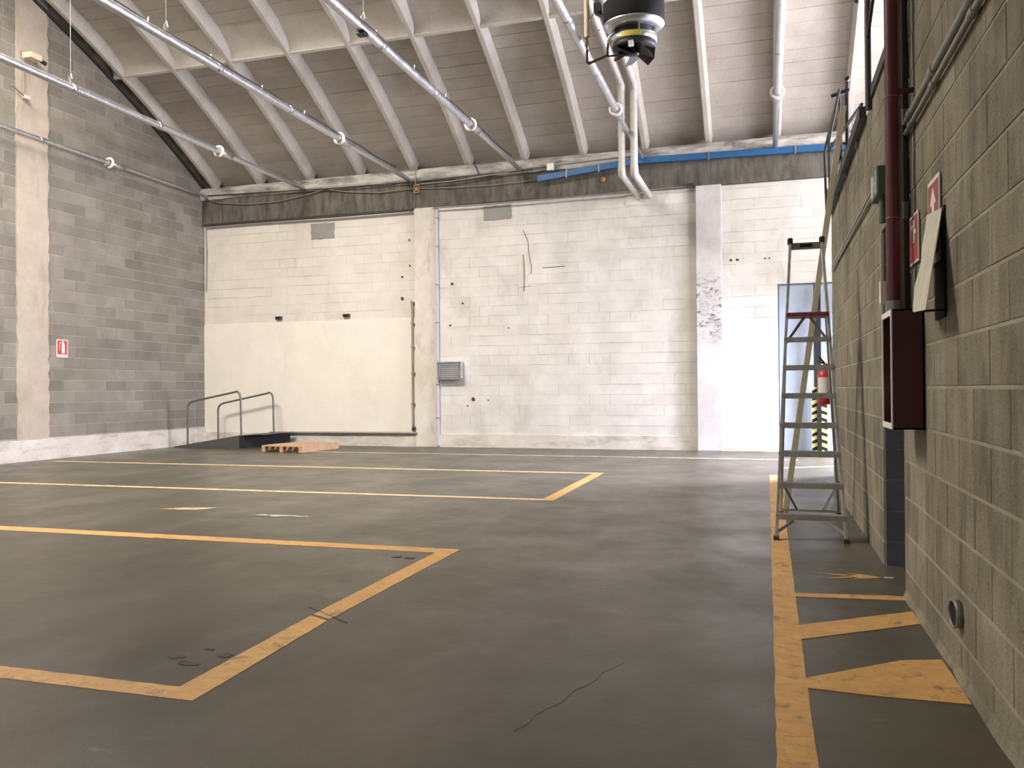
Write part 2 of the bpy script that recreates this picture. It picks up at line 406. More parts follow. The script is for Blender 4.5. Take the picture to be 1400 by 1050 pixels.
def block_wall(parent, org, ang, m, rects, course, z0, length, off_odd, off_even, u0, u1, z1, gap=0.010, ch=0.004, T=0.03, keep=None, jit=0.0015, cap=300, gapfn=None, ghz=None):
    """blocks laid in the plane through org, u along the wall turned by ang; rects = holes (u0,u1,z0,z1)"""
    R3 = Matrix.Rotation(ang, 4, 'Z'); items = []
    k = 0; z = z0
    while z < z1 - 0.03:
        zt = min(z + course, z1); off = off_odd if k % 2 else off_even
        n0 = math.floor((u0 - off) / length) - 1; u = off + n0 * length
        while u < u1:
            segs = [(max(u, u0), min(u + length, u1))]
            for (a, b, c, d) in rects:
                if zt > c + 0.02 and z < d - 0.02:
                    ns = []
                    for s in segs:
                        if s[1] <= a or s[0] >= b: ns.append(s)
                        else:
                            if s[0] < a: ns.append((s[0], a))
                            if s[1] > b: ns.append((b, s[1]))
                    segs = ns
            for (a, b) in segs:
                if b - a < 0.04: continue
                if keep and not keep((a + b) / 2, z, zt): continue
                items.append(((a + b) / 2, (z + zt) / 2, b - a, zt - z))
            u += length
        z += course; k += 1
    out = []
    for (uc, zc, L, H) in items:
        wp = R3 @ Vector((uc, 0, 0)) + Vector(org); wp.z = zc
        out.append((seen(wp.x, wp.y, wp.z) * math.sqrt(L * H), uc, zc, L, H, wp))
    out.sort(key=lambda q: -q[0])
    st = MB(); T_ = T
    for i, (s_, uc, zc, L, H, wp) in enumerate(out):
        g = gap if gapfn is None else gapfn()
        gh = (ghz or gap) if gapfn is None else gapfn(True)
        pr = random.uniform(0, jit) * 2
        if i < cap and s_ > 0:
            Lq = round((L - g) * 100) / 100 if gapfn is None else round((L - g) * 1000) / 1000
            Hq = round(H - gh, 3)
            o = D.objects.new('block', block_mesh(Lq, Hq, T_, m, ch))
            o.location = wp + R3 @ Vector((0, -pr, 0)); o.rotation_euler = (random.uniform(-.004, .004), random.uniform(-.004, .004), ang)
            link(o, parent)
        else:
            v, f = block_geo(L - g, H - gh, T_, ch)
            Mx = Matrix.Translation(wp) @ R3 @ Matrix.Translation((0, -pr, 0))
            st.add([Mx @ Vector(q) for q in v], f)
    if st.v: st.build('block_field', m, parent, kind='stuff')

# left gable wall (x = -12.4), mortar slab behind the blocks
mb = MB()
poly = [(XL - 0.004, -7.0, 0), (XL - 0.004, YB + 0.3, 0)] + [(XL - 0.004, y, prof(y) + 0.30) for y in [YB + 0.3 - i * (YB + 7.3) / 24 for i in range(25)]]
mb.prism(poly, (-0.35, 0, 0))
wall_left = tag(mb.build('wall_left', M['mortar_grey']), None, None, kind='structure')
# facing +X: u runs along -Y... ang such that local x -> +Y, local -y -> +X
block_wall(wall_left, (XL, 0, 0), PI / 2, M['block_grey'], [(11.26, 11.93, 0, 9)], 0.207, 0.40, 0.51, 12.04, 12.29, 6.5, YB, 9.3, gap=0.014, ch=0.002, 
           keep=lambda u, z, zt: z < prof(u) + 0.05)
# concrete column flush in the wall, ragged edges
mb = MB(); pts = []
zz = [0.37 + i * 0.13 for i in range(62)]
L_ = [(XL + 0.022, 11.262 + random.uniform(-.018, .022), z) for z in zz]; R_ = [(XL + 0.022, 11.925 + random.uniform(-.02, .028), z) for z in zz]
for i in range(len(zz) - 1):
    a, b, c, d = L_[i], R_[i], R_[i + 1], L_[i + 1]
    mb.add([a, b, c, d, (XL - .02, a[1], a[2]), (XL - .02, b[1], b[2]), (XL - .02, c[1], c[2]), (XL - .02, d[1], d[2])], [(0, 1, 2, 3), (1, 5, 6, 2), (4, 0, 3, 7)])
mb.build('column', M['column'], wall_left, 'beige concrete column let into the grey block wall')
# plinth of the left wall
mb = MB(); ys = [-7 + i * 0.22 for i in range(107)]
top = [(y, 0.372 + random.uniform(-.008, .008)) for y in ys]
for (ya, za), (yb, zb) in zip(top, top[1:]):
    x = XL + 0.035
    mb.add([(x, ya, 0), (x, yb, 0), (x, yb, zb), (x, ya, za), (XL - .01, ya, za), (XL - .01, yb, zb)], [(0, 1, 2, 3), (3, 2, 5, 4)])
tag(mb.build('baseboard_left', M['plinth']), None, None, kind='structure')
# dark strip where wall meets the first rib
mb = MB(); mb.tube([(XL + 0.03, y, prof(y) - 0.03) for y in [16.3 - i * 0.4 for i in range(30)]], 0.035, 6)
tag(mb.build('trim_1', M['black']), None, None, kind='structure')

# back wall
wall_back_m = MB(); wall_back_m.box(-12.7, 0.22, YB - 0.022, YB + 0.3, 0, 5.6); wall_back_m.box(0.22, 1.45, YB - 0.022, YB + 0.3, 3.135, 5.6); wall_back_m.box(1.45, 2.2, YB - 0.022, YB + 0.3, 0, 5.6)
wall_back = tag(wall_back_m.build('wall_back', M['white_joint']), None, None, kind='structure')
def gf(h=False): return random.choice((0.0, 0.0, 0.001, 0.002, 0.005, 0.007) if h else (0.0, 0.0, 0.0, 0.0, 0.0, 0.001, 0.002, 0.005))
block_wall(wall_back, (0, YB - 0.03, 0), 0, M['cream_block'], [], 0.205, 2.72, 0.42, -11.9, -12.1, -12.4, -7.11, 5.05, keep=None, gapfn=gf, ch=0.0007, jit=0.0005, cap=120, T=0.02)
block_wall(wall_back, (0, YB - 0.03, 0), 0, M['white_block'], [], 0.205, 0.26, 0.42, -2.95, -2.74, -6.63, -1.26, 5.05, gapfn=gf, ch=0.0007, jit=0.0005, cap=140, T=0.02)
block_wall(wall_back, (0, YB - 0.03, 0), 0, M['white_block'], [(0.22, 1.45, 0, 3.135)], 0.205, 0.26, 0.42, -0.604, -0.39, -0.785, 2.2, 5.05, gapfn=gf, ch=0.0007, jit=0.0005, cap=60, T=0.02)
mb = MB(); mb.box(-12.4, -7.11, YB - 0.052, YB - 0.015, 0.26, 2.735)
mb.build('plaster_panel', M['cream_plaster'], wall_back, 'smooth cream plaster on the lower half of the bay', bevel=0.004)
mb = MB(); mb.box(-7.11, -6.63, YB - 0.085, YB, 0, 5.055)
mb.build('pillar', M['pillar_plaster'], wall_back, 'cream plastered pillar', bevel=0.008)
mb = MB(); mb.box(-1.26, -0.785, YB - 0.16, YB, 0, 5.055)
mb.build('pillar', M['pillar_scuffed'], wall_back, 'white pillar with dark chipped scuffs at mid height', bevel=0.01)
mb = MB()
for (a, b) in ((-12.4, -7.11), (-6.63, -1.26), (-0.785, 0.22)):
    n = int((b - a) / 0.2); 
    for i in range(n):
        xa, xb = a + (b - a) * i / n, a + (b - a) * (i + 1) / n
        za, zb = 0.265 + 0.01 * math.sin(i * 1.7), 0.265 + 0.01 * math.sin((i + 1) * 1.7)
        y = YB - 0.065
        mb.add([(xa, y, 0), (xb, y, 0), (xb, y, zb), (xa, y, za), (xa, YB - .02, za), (xb, YB - .02, zb)], [(0, 1, 2, 3), (3, 2, 5, 4)])
tag(mb.build('baseboard_back', M['plinth']), None, None, kind='structure')
# beam and curb above the wall
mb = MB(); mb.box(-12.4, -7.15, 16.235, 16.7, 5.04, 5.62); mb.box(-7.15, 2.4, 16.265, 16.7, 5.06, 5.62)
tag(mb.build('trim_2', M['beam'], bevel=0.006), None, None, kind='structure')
mb = MB(); prev = None; xs = [-12.4 + i * 0.185 for i in range(81)]
for x in xs:
    d = random.uniform(-.012, .012)
    ring = [(x, 16.75, 5.60), (x, 16.20, 5.60 + d), (x, 16.165, 5.66), (x, 16.165 + d / 2, 5.79), (x, 16.22, 5.86 + d / 3), (x, 16.75, 5.99)]
    if prev: mb.add(prev + ring, [(i, i + 6, i + 7, i + 1) for i in range(5)], False)
    prev = ring
tag(mb.build('trim_3', M['curb']), None, None, kind='structure')
# dark mould streak and cement patches
def patch(name, x0, x1, z0, z1, y, m, label=None, t=0.012):
    n = 5; P = []
    for i in range(n): P.append((x0 + (x1 - x0) * i / n, y, z0 + random.uniform(-.015, .015)))
    for i in range(n): P.append((x1 + random.uniform(-.012, .012), y, z0 + (z1 - z0) * i / n))
    for i in range(n): P.append((x1 + (x0 - x1) * i / n, y, z1 + random.uniform(-.015, .015)))
    for i in range(n): P.append((x0 + random.uniform(-.012, .012), y, z1 + (z0 - z1) * i / n))
    mb = MB(); mb.prism(P, (0, t, 0)); return mb.build(name, m, wall_back, label)
patch('cement_patch', -9.60, -9.03, 4.55, 4.89, YB - 0.046, M['patch'], 'grey cement patch high in the left bay', 0.02)
patch('cement_patch', -5.57, -4.97, 4.70, 4.99, YB - 0.046, M['patch'], 'grey cement patch near the plastered pillar', 0.02)
patch('cement_patch', -2.62, -1.98, 4.80, 5.04, YB - 0.046, M['plinth'], 'rough cement patch around the two pipes', 0.02)
mb = MB()
mb.tube([(-4.72, YB - .032, 4.45), (-4.62, YB - .032, 4.22), (-4.60, YB - .032, 3.95), (-4.55, YB - .032, 3.72), (-4.56, YB - .032, 3.55)], 0.006, 5)
mb.tube([(-4.72, YB - .032, 3.95), (-4.70, YB - .032, 3.6), (-4.71, YB - .032, 3.2)], 0.008, 5)
mb.tube([(-4.80, YB - .032, 3.28), (-4.56, YB - .032, 3.30)], 0.004, 5)
mb.tube([(-4.32, YB - .032, 3.66), (-3.85, YB - .032, 3.67)], 0.007, 5)
mb.build('wall_crack', M['cable'], wall_back)
for x, z, r in ((-6.28, 3.42, .035), (-6.05, 3.0, .03), (-6.33, 2.0 + .55, .03), (-5.83, 1.0, .05), (-5.5, .98, .02), (-5.95, .86, .02), (-7.25, 4.4, .03), (-7.24, 3.85, .025), (-7.42, 3.62, .03), (-5.05, 2.46, .02), (-0.62, 3.62, .03), (-0.5, 3.62, .03), (0.0, 3.62, .02), (0.08, 3.62, .02), (-7.42, 3.15, .05)):
    mb = MB(); mb.prism([(x + r * random.uniform(.6, 1.1) * math.cos(a * PI / 4), YB - 0.036, z + r * random.uniform(.6, 1.1) * math.sin(a * PI / 4)) for a in range(8)], (0, 0.006, 0))
    mb.build('wall_chip', M['cable'], wall_back)

# door in the back wall
dr = tag(MB().box(0.22, 1.45, YB + 0.06, YB + 0.30, 0, 3.135).build('door_1', M['door']), None, None, kind='structure')
MB().box(0.24, 0.86, YB + 0.035, YB + 0.06, 0.02, 3.11).build('door_leaf', M['door'], dr, bevel=0.004)
MB().box(0.93, 1.43, YB + 0.035, YB + 0.06, 0.02, 3.11).build('door_leaf', M['door'], dr, bevel=0.004)
MB().box(0.86, 0.93, YB + 0.025, YB + 0.06, 0.0, 3.11).build('door_gap_post', M['black'], dr, 'dark steel post between the door leaves')

# right wall
YE = 10.45
mb = MB()
TH = 0.28
mb.box(XR + 0.002, XR + TH, -7.0, 5.20, 0, 7.6)
mb.box(XR + 0.002, XR + TH, 5.20, 6.08, 2.24, 3.27)
mb.box(XR + 0.002, XR + TH, 6.08, YE, 0, 3.27)
wall_right = tag(mb.build('wall_right', M['mortar_tan']), None, None, kind='structure')
# ang: local x -> -Y, local -y(front) -> -X
block_wall(wall_right, (XR, 0, 0), -PI / 2, M['block_tan'], [(-6.08, -5.20, 0, 2.24), (-20, -5.20, 3.27, 9)], 0.2075, -0.049, 0.50, -3.52, -3.775, -YE, -0.5, 5.6, gap=0.008, ghz=0.014, ch=0.0015, jit=0.0008)
# jamb of the opening: blue grey blocks that face the camera
mb = MB(); mb.box(XR + 0.30, XR + 1.6, 6.09, 6.30, 0, 2.4); mb.box(XR + 0.01, XR + 0.30, 6.083, 6.10, 0, 2.24)
jamb = tag(mb.build('trim_4', M['mortar_grey']), None, None, kind='structure')
block_wall(jamb, (0, 6.075, 0), 0, M['block_dark'], [], 0.2075, -0.049, 0.50, 0.75, 0.5, XR + 0.004, XR + 1.5, 2.24, T=0.012)
mb = MB(); mb.box(XR + 1.6, XR + 1.8, 4.6, 6.3, 0, 2.5); mb.box(XR + TH, XR + 1.8, 4.4, 4.6, 0, 2.5); mb.box(XR + TH, XR + 1.8, 4.4, 6.3, 2.4, 2.6)
tag(mb.build('wall_closet', M['block_dark']), None, None, kind='structure')
# cement fillet at the foot of the near right wall
mb = MB(); prev = None
for i in range(60):
    y = -1 + i * 0.105
    e = random.uniform(-.008, .010)
    ring = [(XR + .003, y, 0.055 + 2 * e), (XR - 0.006, y, 0.022 + e), (XR - 0.014 - e, y, 0.0)]
    if prev: mb.add(prev + ring, [(0, 1, 4, 3), (1, 2, 5, 4)], True)
    prev = ring
tag(mb.build('baseboard_right', M['block_tan']), None, None, kind='structure')
# mezzanine slab, outer shell
tag(MB().box(XR + TH, 6.0, -7, YE, 3.02, 3.27).build('floor_mezzanine', M['mortar_grey']), None, None, kind='structure')
tag(MB().box(XR + TH, 6.0, YE - 0.25, YE, 0, 3.02).build('wall_office', M['block_tan']), None, None, kind='structure')
mb = MB(); mb.box(1.60, 1.72, YE, 12.65, 0, 3.9)  # unseen wall added to shape the edge of the side light on the floor
tag(mb.build('wall_light_blocker', M['white_block']), None, None, kind='structure')
mb = MB(); mb.box(6.0, 6.3, -7.2, 17, 0, 3.6); mb.box(6.0, 6.3, -7.2, 9.6, 3.6, 9.9); mb.box(6.0, 6.3, 9.6, 17, 6.6, 9.9)
tag(mb.build('wall_east', M['white_block']), None, None, kind='structure')
mb = MB(); mb.box(-12.8, 6.3, -7.5, -7.2, 4.9, 9.9); mb.box(-2.9, 6.3, -7.5, -7.2, 0, 4.9); mb.box(-12.8, -11, -7.5, -7.2, 0, 4.9)
tag(mb.build('wall_rear', M['white_block']), None, None, kind='structure')

# ---- ceiling: barrel of hollow tiles between concrete ribs
RD = 0.23                                  # rib depth
rib_x = [-12.15, -10.95, -9.68, -8.43, -7.18, -5.93, -4.70, -3.48, -2.24, -1.03, 0.24, 1.47, 2.72, 3.95, 5.2]
def nrm(y):
    d = 0.01; s = (prof(y + d) - prof(y - d)) / (2 * d)
    return Vector((0, -s, 1)).normalized(), math.atan(s)
ys = [16.72]
while ys[-1] > -7.3:
    n_, a_ = nrm(ys[-1]); ys.append(ys[-1] - 0.27 * math.cos(a_))
# skylight opening between y = 4.6 and 7.4, x = -10.9 .. -2.3 (out of the picture)
SKY = (-11.4, -5.8, 5.3, 8.0)
mb = MB()
def shell(x0, x1, ya, yb, z=0.06):
    na, nb = nrm(ya)[0], nrm(yb)[0]; o = RD + z
    A = Vector((0, ya, prof(ya))) + na * o; B = Vector((0, yb, prof(yb))) + nb * o
    A2 = A + na * 0.15; B2 = B + nb * 0.15
    vs = [(x, p.y, p.z) for x in (x0, x1) for p in (A, B, B2, A2)]
    mb.add(vs, [(0, 1, 5, 4), (2, 3, 7, 6), (0, 4, 7, 3), (1, 2, 6, 5), (0, 3, 2, 1), (4, 5, 6, 7)])
for a, b in zip(ys, ys[1:]):
    m_ = (a + b) / 2
    if SKY[2] < m_ < SKY[3]: shell(-12.8, SKY[0], a, b); shell(SKY[1], 6.3, a, b)
    else: shell(-12.8, 6.3, a, b)
ceiling = tag(mb.build('ceiling', M['joint']), None, None, kind='structure')
# tiles
tl = {}
def tile_mesh(L, Wd):
    k = (round(L, 2), round(Wd, 3))
    if k not in tl:
        v, f = block_geo(L, Wd - 0.003, 0.05, 0.002)
        # turn so that the face looks down: x along, "height" -> along slope
        v = [(x, z, y) for x, y, z in v]; f = [tuple(reversed(q)) for q in f]
        me = D.meshes.new('ceiling_tile'); me.from_pydata(v, [], f); me.materials.append(M['tile']); me.update()
        tl[k] = me
    return tl[k]
its = []
edges = [-12.42] + rib_x + [6.2]
for i in range(len(edges) - 1):
    x0, x1 = edges[i], edges[i + 1]
    for a, b in zip(ys, ys[1:]):
        m_ = (a + b) / 2
        if SKY[2] - .1 < m_ < SKY[3] + .1 and x1 > SKY[0] and x0 < SKY[1]: continue
        if m_ < -1: continue
        xc = (x0 + x1) / 2; n_, an = nrm(m_); c_ = Vector((xc, m_, prof(m_))) + n_ * (RD + 0.045)
        its.append((max(seen(c_.x, c_.y, c_.z), seen(x0, c_.y, c_.z), seen(x1, c_.y, c_.z)), c_, x1 - x0 - 0.02, an))
its.sort(key=lambda q: -q[0])
st = MB()
for i, (s_, c_, L, an) in enumerate(its):
    jit = Matrix.Translation(c_ + Vector((0, 0, random.uniform(-.003, .003)))) @ Matrix.Rotation(an + random.uniform(-.008, .008), 4, 'X')
    if s_ > 0 and i < 300:
        o = D.objects.new('ceiling_tile', tile_mesh(L, 0.27)); o.matrix_world = jit; link(o, ceiling)
    else:
        v, f = block_geo(L, 0.267, 0.05, 0.002)
        st.add([jit @ Vector((x, z, y)) for x, y, z in v], [tuple(reversed(q)) for q in f])
st.build('ceiling_tile_field', M['tile'], ceiling, kind='stuff')
# ribs
def rib(x, wb=0.10, wt=0.16):
    mb = MB(); prev = None; yy = [16.40 - i * 0.45 for i in range(53)]
    for y in yy:
        n_, _ = nrm(y); B = Vector((x, y, prof(y))); T_ = B + n_ * (RD + 0.055)
        ring = [B + Vector((-wb / 2, 0, 0)) + n_ * .012, B + Vector((-wb / 2 + .014, 0, 0)), B + Vector((wb / 2 - .014, 0, 0)), B + Vector((wb / 2, 0, 0)) + n_ * .012, T_ + Vector((wt / 2, 0, 0)), T_ + Vector((-wt / 2, 0, 0))]
        if prev: mb.add(prev + ring, [(i, (i + 1) % 6, (i + 1) % 6 + 6, i + 6) for i in (0, 1, 2, 3, 5)])
        else: mb.add(ring, [(0, 1, 2, 3, 4, 5)])
        prev = ring
    return mb.build('rib', M['rib'], ceiling)
for x in rib_x: rib(x)
# cross ribs
for yc in (13.5, 8.6, 3.2, -2.0):
    n_, an = nrm(yc)
    for x0, x1 in zip([-12.4] + rib_x, rib_x + [6.0]):
        if yc < 8 and x1 > SKY[0] and x0 < SKY[1] and SKY[2] < yc < SKY[3]: continue
        Mx = Matrix.Translation((0, yc, prof(yc))) @ Matrix.Rotation(an, 4, 'X')
        mb = MB(); 
        vs = [Mx @ Vector(p) for x in (x0 + .04, x1 - .04) for p in ((x, -.03, .04), (x, -.028, .012), (x, .028, .012), (x, .05, RD + .05))]
        mb.add(vs, [(0, 1, 5, 4), (1, 2, 6, 5), (2, 3, 7, 6)])
        cr = mb.build('cross_rib', M['rib'], ceiling)
        pf = [(-.03, .04), (-.06, .10), (-.16, .16), (-.34, .215), (-.62, RD + .048)]
        mb = MB(); vs = [Mx @ Vector((x, a, b)) for x in (x0 + .04, x1 - .04) for a, b in pf]
        mb.add(vs, [(i, i + 1, i + 6, i + 5) for i in range(4)], True)
        mb.build('haunch', M['tile'], cr)

# ---------------------------------------------------------------- overhead galvanised pipes
px = [-12.2, -9.7, -7.2, -4.73, -2.265, 0.20]
lab = ['galvanised pipe hugging the grey gable wall, leftmost of the overhead pipes',
       'galvanised pipe crossing the gable wall, second overhead pipe from the left',
       'galvanised pipe with a clipped dark cable, third overhead pipe from the left',
       'galvanised pipe ending at the left tip of the blue channel',
       'galvanised pipe ending behind the twin ducts, beside the black heater',
       'thick galvanised pipe, rightmost of the overhead pipes, above the white bay']
ZP = 5.67
def hang_pipe(i):
    x = px[i]
    t = thing('overhead_pipe', lab[i], 'pipe', (x, 16.0, ZP), 'galvanised overhead pipes')
    big = 0.058 if i else 0.045
    m = MB().tube([(x, 3.5, ZP), (x, 13.2, ZP)], big, 14); m.build('wide_pipe', M['galv'], t)
    MB().tube([(x, 12.8, ZP), (x, 16.24, ZP - 0.01)], (0.036, 0.048, 0.048, 0.048, 0.038, 0.048)[i], 12).build('narrow_pipe', M['galv'], t)
    R = Matrix.Translation((x, 13.2, ZP)) @ Matrix.Rotation(PI / 2, 4, 'X')
    MB().lathe([(0.070, -0.02), (0.105, -0.02), (0.112, 0.0), (0.105, 0.02), (0.070, 0.02), (0.070, -0.02)], R, 20).build('collar', M['whiteplastic'], t, 'round white collar')
    R = Matrix.Translation((x, 13.42, ZP)) @ Matrix.Rotation(PI / 2, 4, 'X')
    MB().lathe([(0.05, -0.16), (0.066, -0.15), (0.066, 0.13), (0.05, 0.16)], R, 14).build('coupling', M['galv'], t)
    for y in (5.2, 7.4, 9.8, 11.6):
        R = Matrix.Translation((x, y, ZP)) @ Matrix.Rotation(PI / 2, 4, 'X')
        MB().lathe([(big, -0.04), (big + 0.003, -0.04), (big + 0.003, 0.04), (big, 0.04)], R, 14).build('sleeve', M['galv'], t)
    return t
pipes = [hang_pipe(i) for i in range(6)]
for i, y in ((1, 9.75), (2, 8.75), (3, 9.3), (4, 8.6), (5, 8.4)):
    x = px[i]; zt = prof(y) + 0.2
    MB().tube([(x, y, ZP + 0.06), (x, y, zt)], 0.004, 6).build('hanger_wire', M['steel'], pipes[i])
    MB().tube([(x - .02, y, ZP + 0.05), (x - .03, y, ZP + .16), (x + .01, y, ZP + .2), (x + .03, y, ZP + .12)], 0.008, 6).build('hook', M['steel'], pipes[i])
# cable clipped along two pipes
for i in (2, 3):
    x = px[i]; pts = [(x + 0.02 + 0.012 * math.sin(k), 6.0 + k * 0.5, ZP + 0.07 + 0.012 * math.sin(k * 2.1)) for k in range(20)]
    MB().tube(pts, 0.011, 6).build('clipped_cable', M['cable'], pipes[i])
    for k in range(6):
        MB().tube([(x + .02, 7.2 + k * 1.2, ZP + .05), (x + .03, 7.2 + k * 1.2, ZP + .11)], 0.008, 5).build('clip', M['whiteplastic'], pipes[i])
MB().box(-4.79, -4.67, 9.2, 9.32, ZP - .09, ZP - .05).build('clamp', M['black'], pipes[3])

# ---------------------------------------------------------------- heater
hx, hy, hz = -1.56, 10.5, 5.80
ht = thing('unit_heater', 'round black fan heater with silver ring and yellow label hanging below the ceiling', 'heater', (hx, hy, hz))
T0 = Matrix.Translation((hx, hy, hz)) @ Matrix.Rotation(0.06, 4, 'X')
MB().lathe([(0.0, 0.27), (0.36, 0.27), (0.385, 0.25), (0.385, 0.02), (0.37, -0.01), (0.0, -0.01)], T0, 40).build('drum', M['matte_black'], ht)
MB().lathe([(0.37, 0.01), (0.382, 0.0), (0.382, -0.02), (0.33, -0.06), (0.25, -0.075), (0.24, -0.05)], T0, 40).build('silver_ring', M['galv'], ht)
MB().lathe([(0.235, -0.04), (0.235, -0.17)], T0, 32).build('throat', M['black'], ht)
MB().lathe([(0.255, -0.15), (0.285, -0.155), (0.285, -0.225), (0.27, -0.23)], T0, 36).build('band', M['galv'], ht)
mb = MB(); vs = []
for k in range(9):
    a = -2.05 + k * 0.12
    for z in (-0.160, -0.22): vs.append(T0 @ Vector((0.288 * math.cos(a), 0.288 * math.sin(a), z)))
mb.add(vs, [(2 * i, 2 * i + 1, 2 * i + 3, 2 * i + 2) for i in range(8)]); mb.build('warning_label', M['yellow'], ht, 'yellow warning label')
MB().lathe([(0.0, -0.22), (0.27, -0.225), (0.275, -0.29), (0.26, -0.31), (0.0, -0.25)], T0, 32).build('fan_cowl', M['black'], ht)
hub = MB().lathe([(0.0, -0.38), (0.055, -0.38), (0.06, -0.36), (0.06, -0.20)], T0, 16).build('fan_hub', M['black'], ht)
for k in range(5):
    a = k * 2 * PI / 5 + 0.45
    B = T0 @ Matrix.Rotation(a, 4, 'Z')
    P = [B @ Vector(q) for q in ((0.05, -0.05, -0.29), (0.24, -0.12, -0.29), (0.27, 0.02, -0.40), (0.22, 0.13, -0.46), (0.05, 0.05, -0.37))]
    MB().prism(P, B.to_3x3() @ Vector((0, 0, 0.006))).build('fan_blade', M['black'], ht)
MB().box(-0.03, 0.03, -0.30, -0.24, -0.35, -0.29, T0).build('sensor', M['whiteplastic'], ht)
for k in range(3):
    a = k * 2 * PI / 3 + 0.9
    MB().bar(T0 @ Vector((0.27 * math.cos(a), 0.27 * math.sin(a), -.06)), T0 @ Vector((0.27 * math.cos(a), 0.27 * math.sin(a), -.20)), 0.02, 0.012).build('bracket', M['galv'], ht)
for dx, dy in ((-.3, 0), (.3, 0)):
    MB().tube([(hx + dx, hy + dy, hz + .26), (hx + dx, hy + dy, prof(hy) + .2)], 0.008, 6).build('suspension_rod', M['steel'], ht)
# gas line: dark red pipe looping to the heater
g = MB(); g.tube([(hx - .585, 10.4, 5.515), (hx - .585, 10.4, 5.36), (hx - .56, 10.4, 5.34), (hx - .36, 10.45, 5.42), (hx - .33, 10.45, 5.44), (hx - .33, 10.45, 5.54)], 0.017, 8)
g.build('gas_pipe', M['red_dark'], ht)
MB().tube([(hx - .30, 10.3, 5.52), (hx - .30, 10.3, 5.36), (hx - .02, 10.36, 5.38)], 0.014, 8).build('gas_pipe', M['red_dark'], ht)
MB().tube([(hx - .33, 10.45, 5.53), (hx - .33, 10.45, 5.62), (hx - .30, 10.45, 5.66), (hx-.25, 10.45, 5.7)], 0.022, 8).build('elbow', M['galv'], ht)
MB().tube([(hx - .38, 10.5, 5.95), (hx - .46, 10.5, 6.0), (hx - .47, 10.5, 6.2)], 0.03, 8).build('valve', M['steel'], ht)
MB().box(hx - .50, hx - .41, 10.42, 10.54, 6.0, 6.11).build('control_box', M['black'], ht)
MB().tube([(hx - .47, 10.46, 6.05), (hx - .56, 10.46, 5.92), (hx - .52, 10.46, 5.75), (hx - .42, 10.46, 5.78)], 0.006, 6).build('wire', M['galv'], ht)
# cream insulated drop pipe
t = thing('insulated_drop_pipe', 'cream insulated vertical pipe with brass fitting left of the black heater', 'pipe', (hx - .585, 10.4, 5.6))
MB().tube([(hx - .585, 10.4, 5.68), (hx - .585, 10.4, 7.9)], 0.034, 14).build('insulation', M['cream'], t)
MB().lathe([(.0, .0), (.02, .0), (.02, .03), (.032, .035), (.032, .07), (.022, .075), (.022, .12), (.036, .125), (.036, .15), (0, .15)], Matrix.Translation((hx - .585, 10.4, 5.53)), 12).build('brass_fitting', M['brass'], t)

# twin flue pipes
for k, (x, lb) in enumerate(((-2.37, 'off-white flue pipe, the left one of the twin bent pipes under the heater'), (-2.155, 'off-white flue pipe, the right one of the twin bent pipes under the heater'))):
    t = thing('flue_pipe', lb, 'pipe', (x, 16.2, 4.97), 'twin flue pipes')
    yv = 14.4; up = 6.48
    MB().tube([(x, 16.33, 4.965), (x, yv + .12, 4.93)], 0.062, 16).build('wall_run', M['ductw'], t)
    MB().tube([(x, yv + .14, 4.93), (x, yv + .05, 4.94), (x, yv, 5.0), (x, yv, 5.07)], 0.066, 16, True).build('elbow', M['ductw'], t)
    MB().tube([(x, yv, 5.05), (x, yv, up - .08)], 0.062, 16).build('riser', M['ductw'], t)
    MB().tube([(x, yv, up - .12), (x, yv, up - .02), (x + 0, yv - .12, up + .05)], 0.066, 16).build('elbow', M['ductw'], t)
    MB().tube([(x, yv - .08, up + .03), (x + .0, 12.2, up + .2), (x + .02, 10.9, 6.75)], 0.062, 16).build('ceiling_run', M['ductw'], t)
    for z in (5.35, 6.15):
        MB().lathe([(.060, -.012), (.064, -.012), (.064, .012), (.060, .012)], Matrix.Translation((x, yv, z)), 16).build('seam_ring', M['ductw'], t)
    MB().tube([(x, 16.32, 4.965), (x, 16.30, 4.965)], 0.085, 16).build('wall_flange', M['ductw'], t)

# blue channel
t = thing('blue_channel', 'long bright blue steel channel running along the concrete beam', 'channel', (-2.4, 16.1, 5.6))
MB().bar((-4.36, 16.12, 5.42), (-2.36, 16.12, 5.61), 0.07, 0.12).build('left_section', M['blue'], t, bevel=0.004)
MB().bar((-2.38, 16.12, 5.61), (2.1, 16.12, 5.54), 0.07, 0.12).build('right_section', M['blue'], t, bevel=0.004)
for x, z in ((-3.75, 5.48), (-3.1, 5.54), (-1.0, 5.59), (0.55, 5.565)):
    MB().bar((x, 16.075, z - .09), (x, 16.075, z + .07), 0.03, 0.012, (0, 1, 0)).build('strap', M['steel'], t)
    MB().box(x - .015, x + .015, 16.07, 16.24, z + .05, z + .075).build('strap_bracket', M['steel'], t)

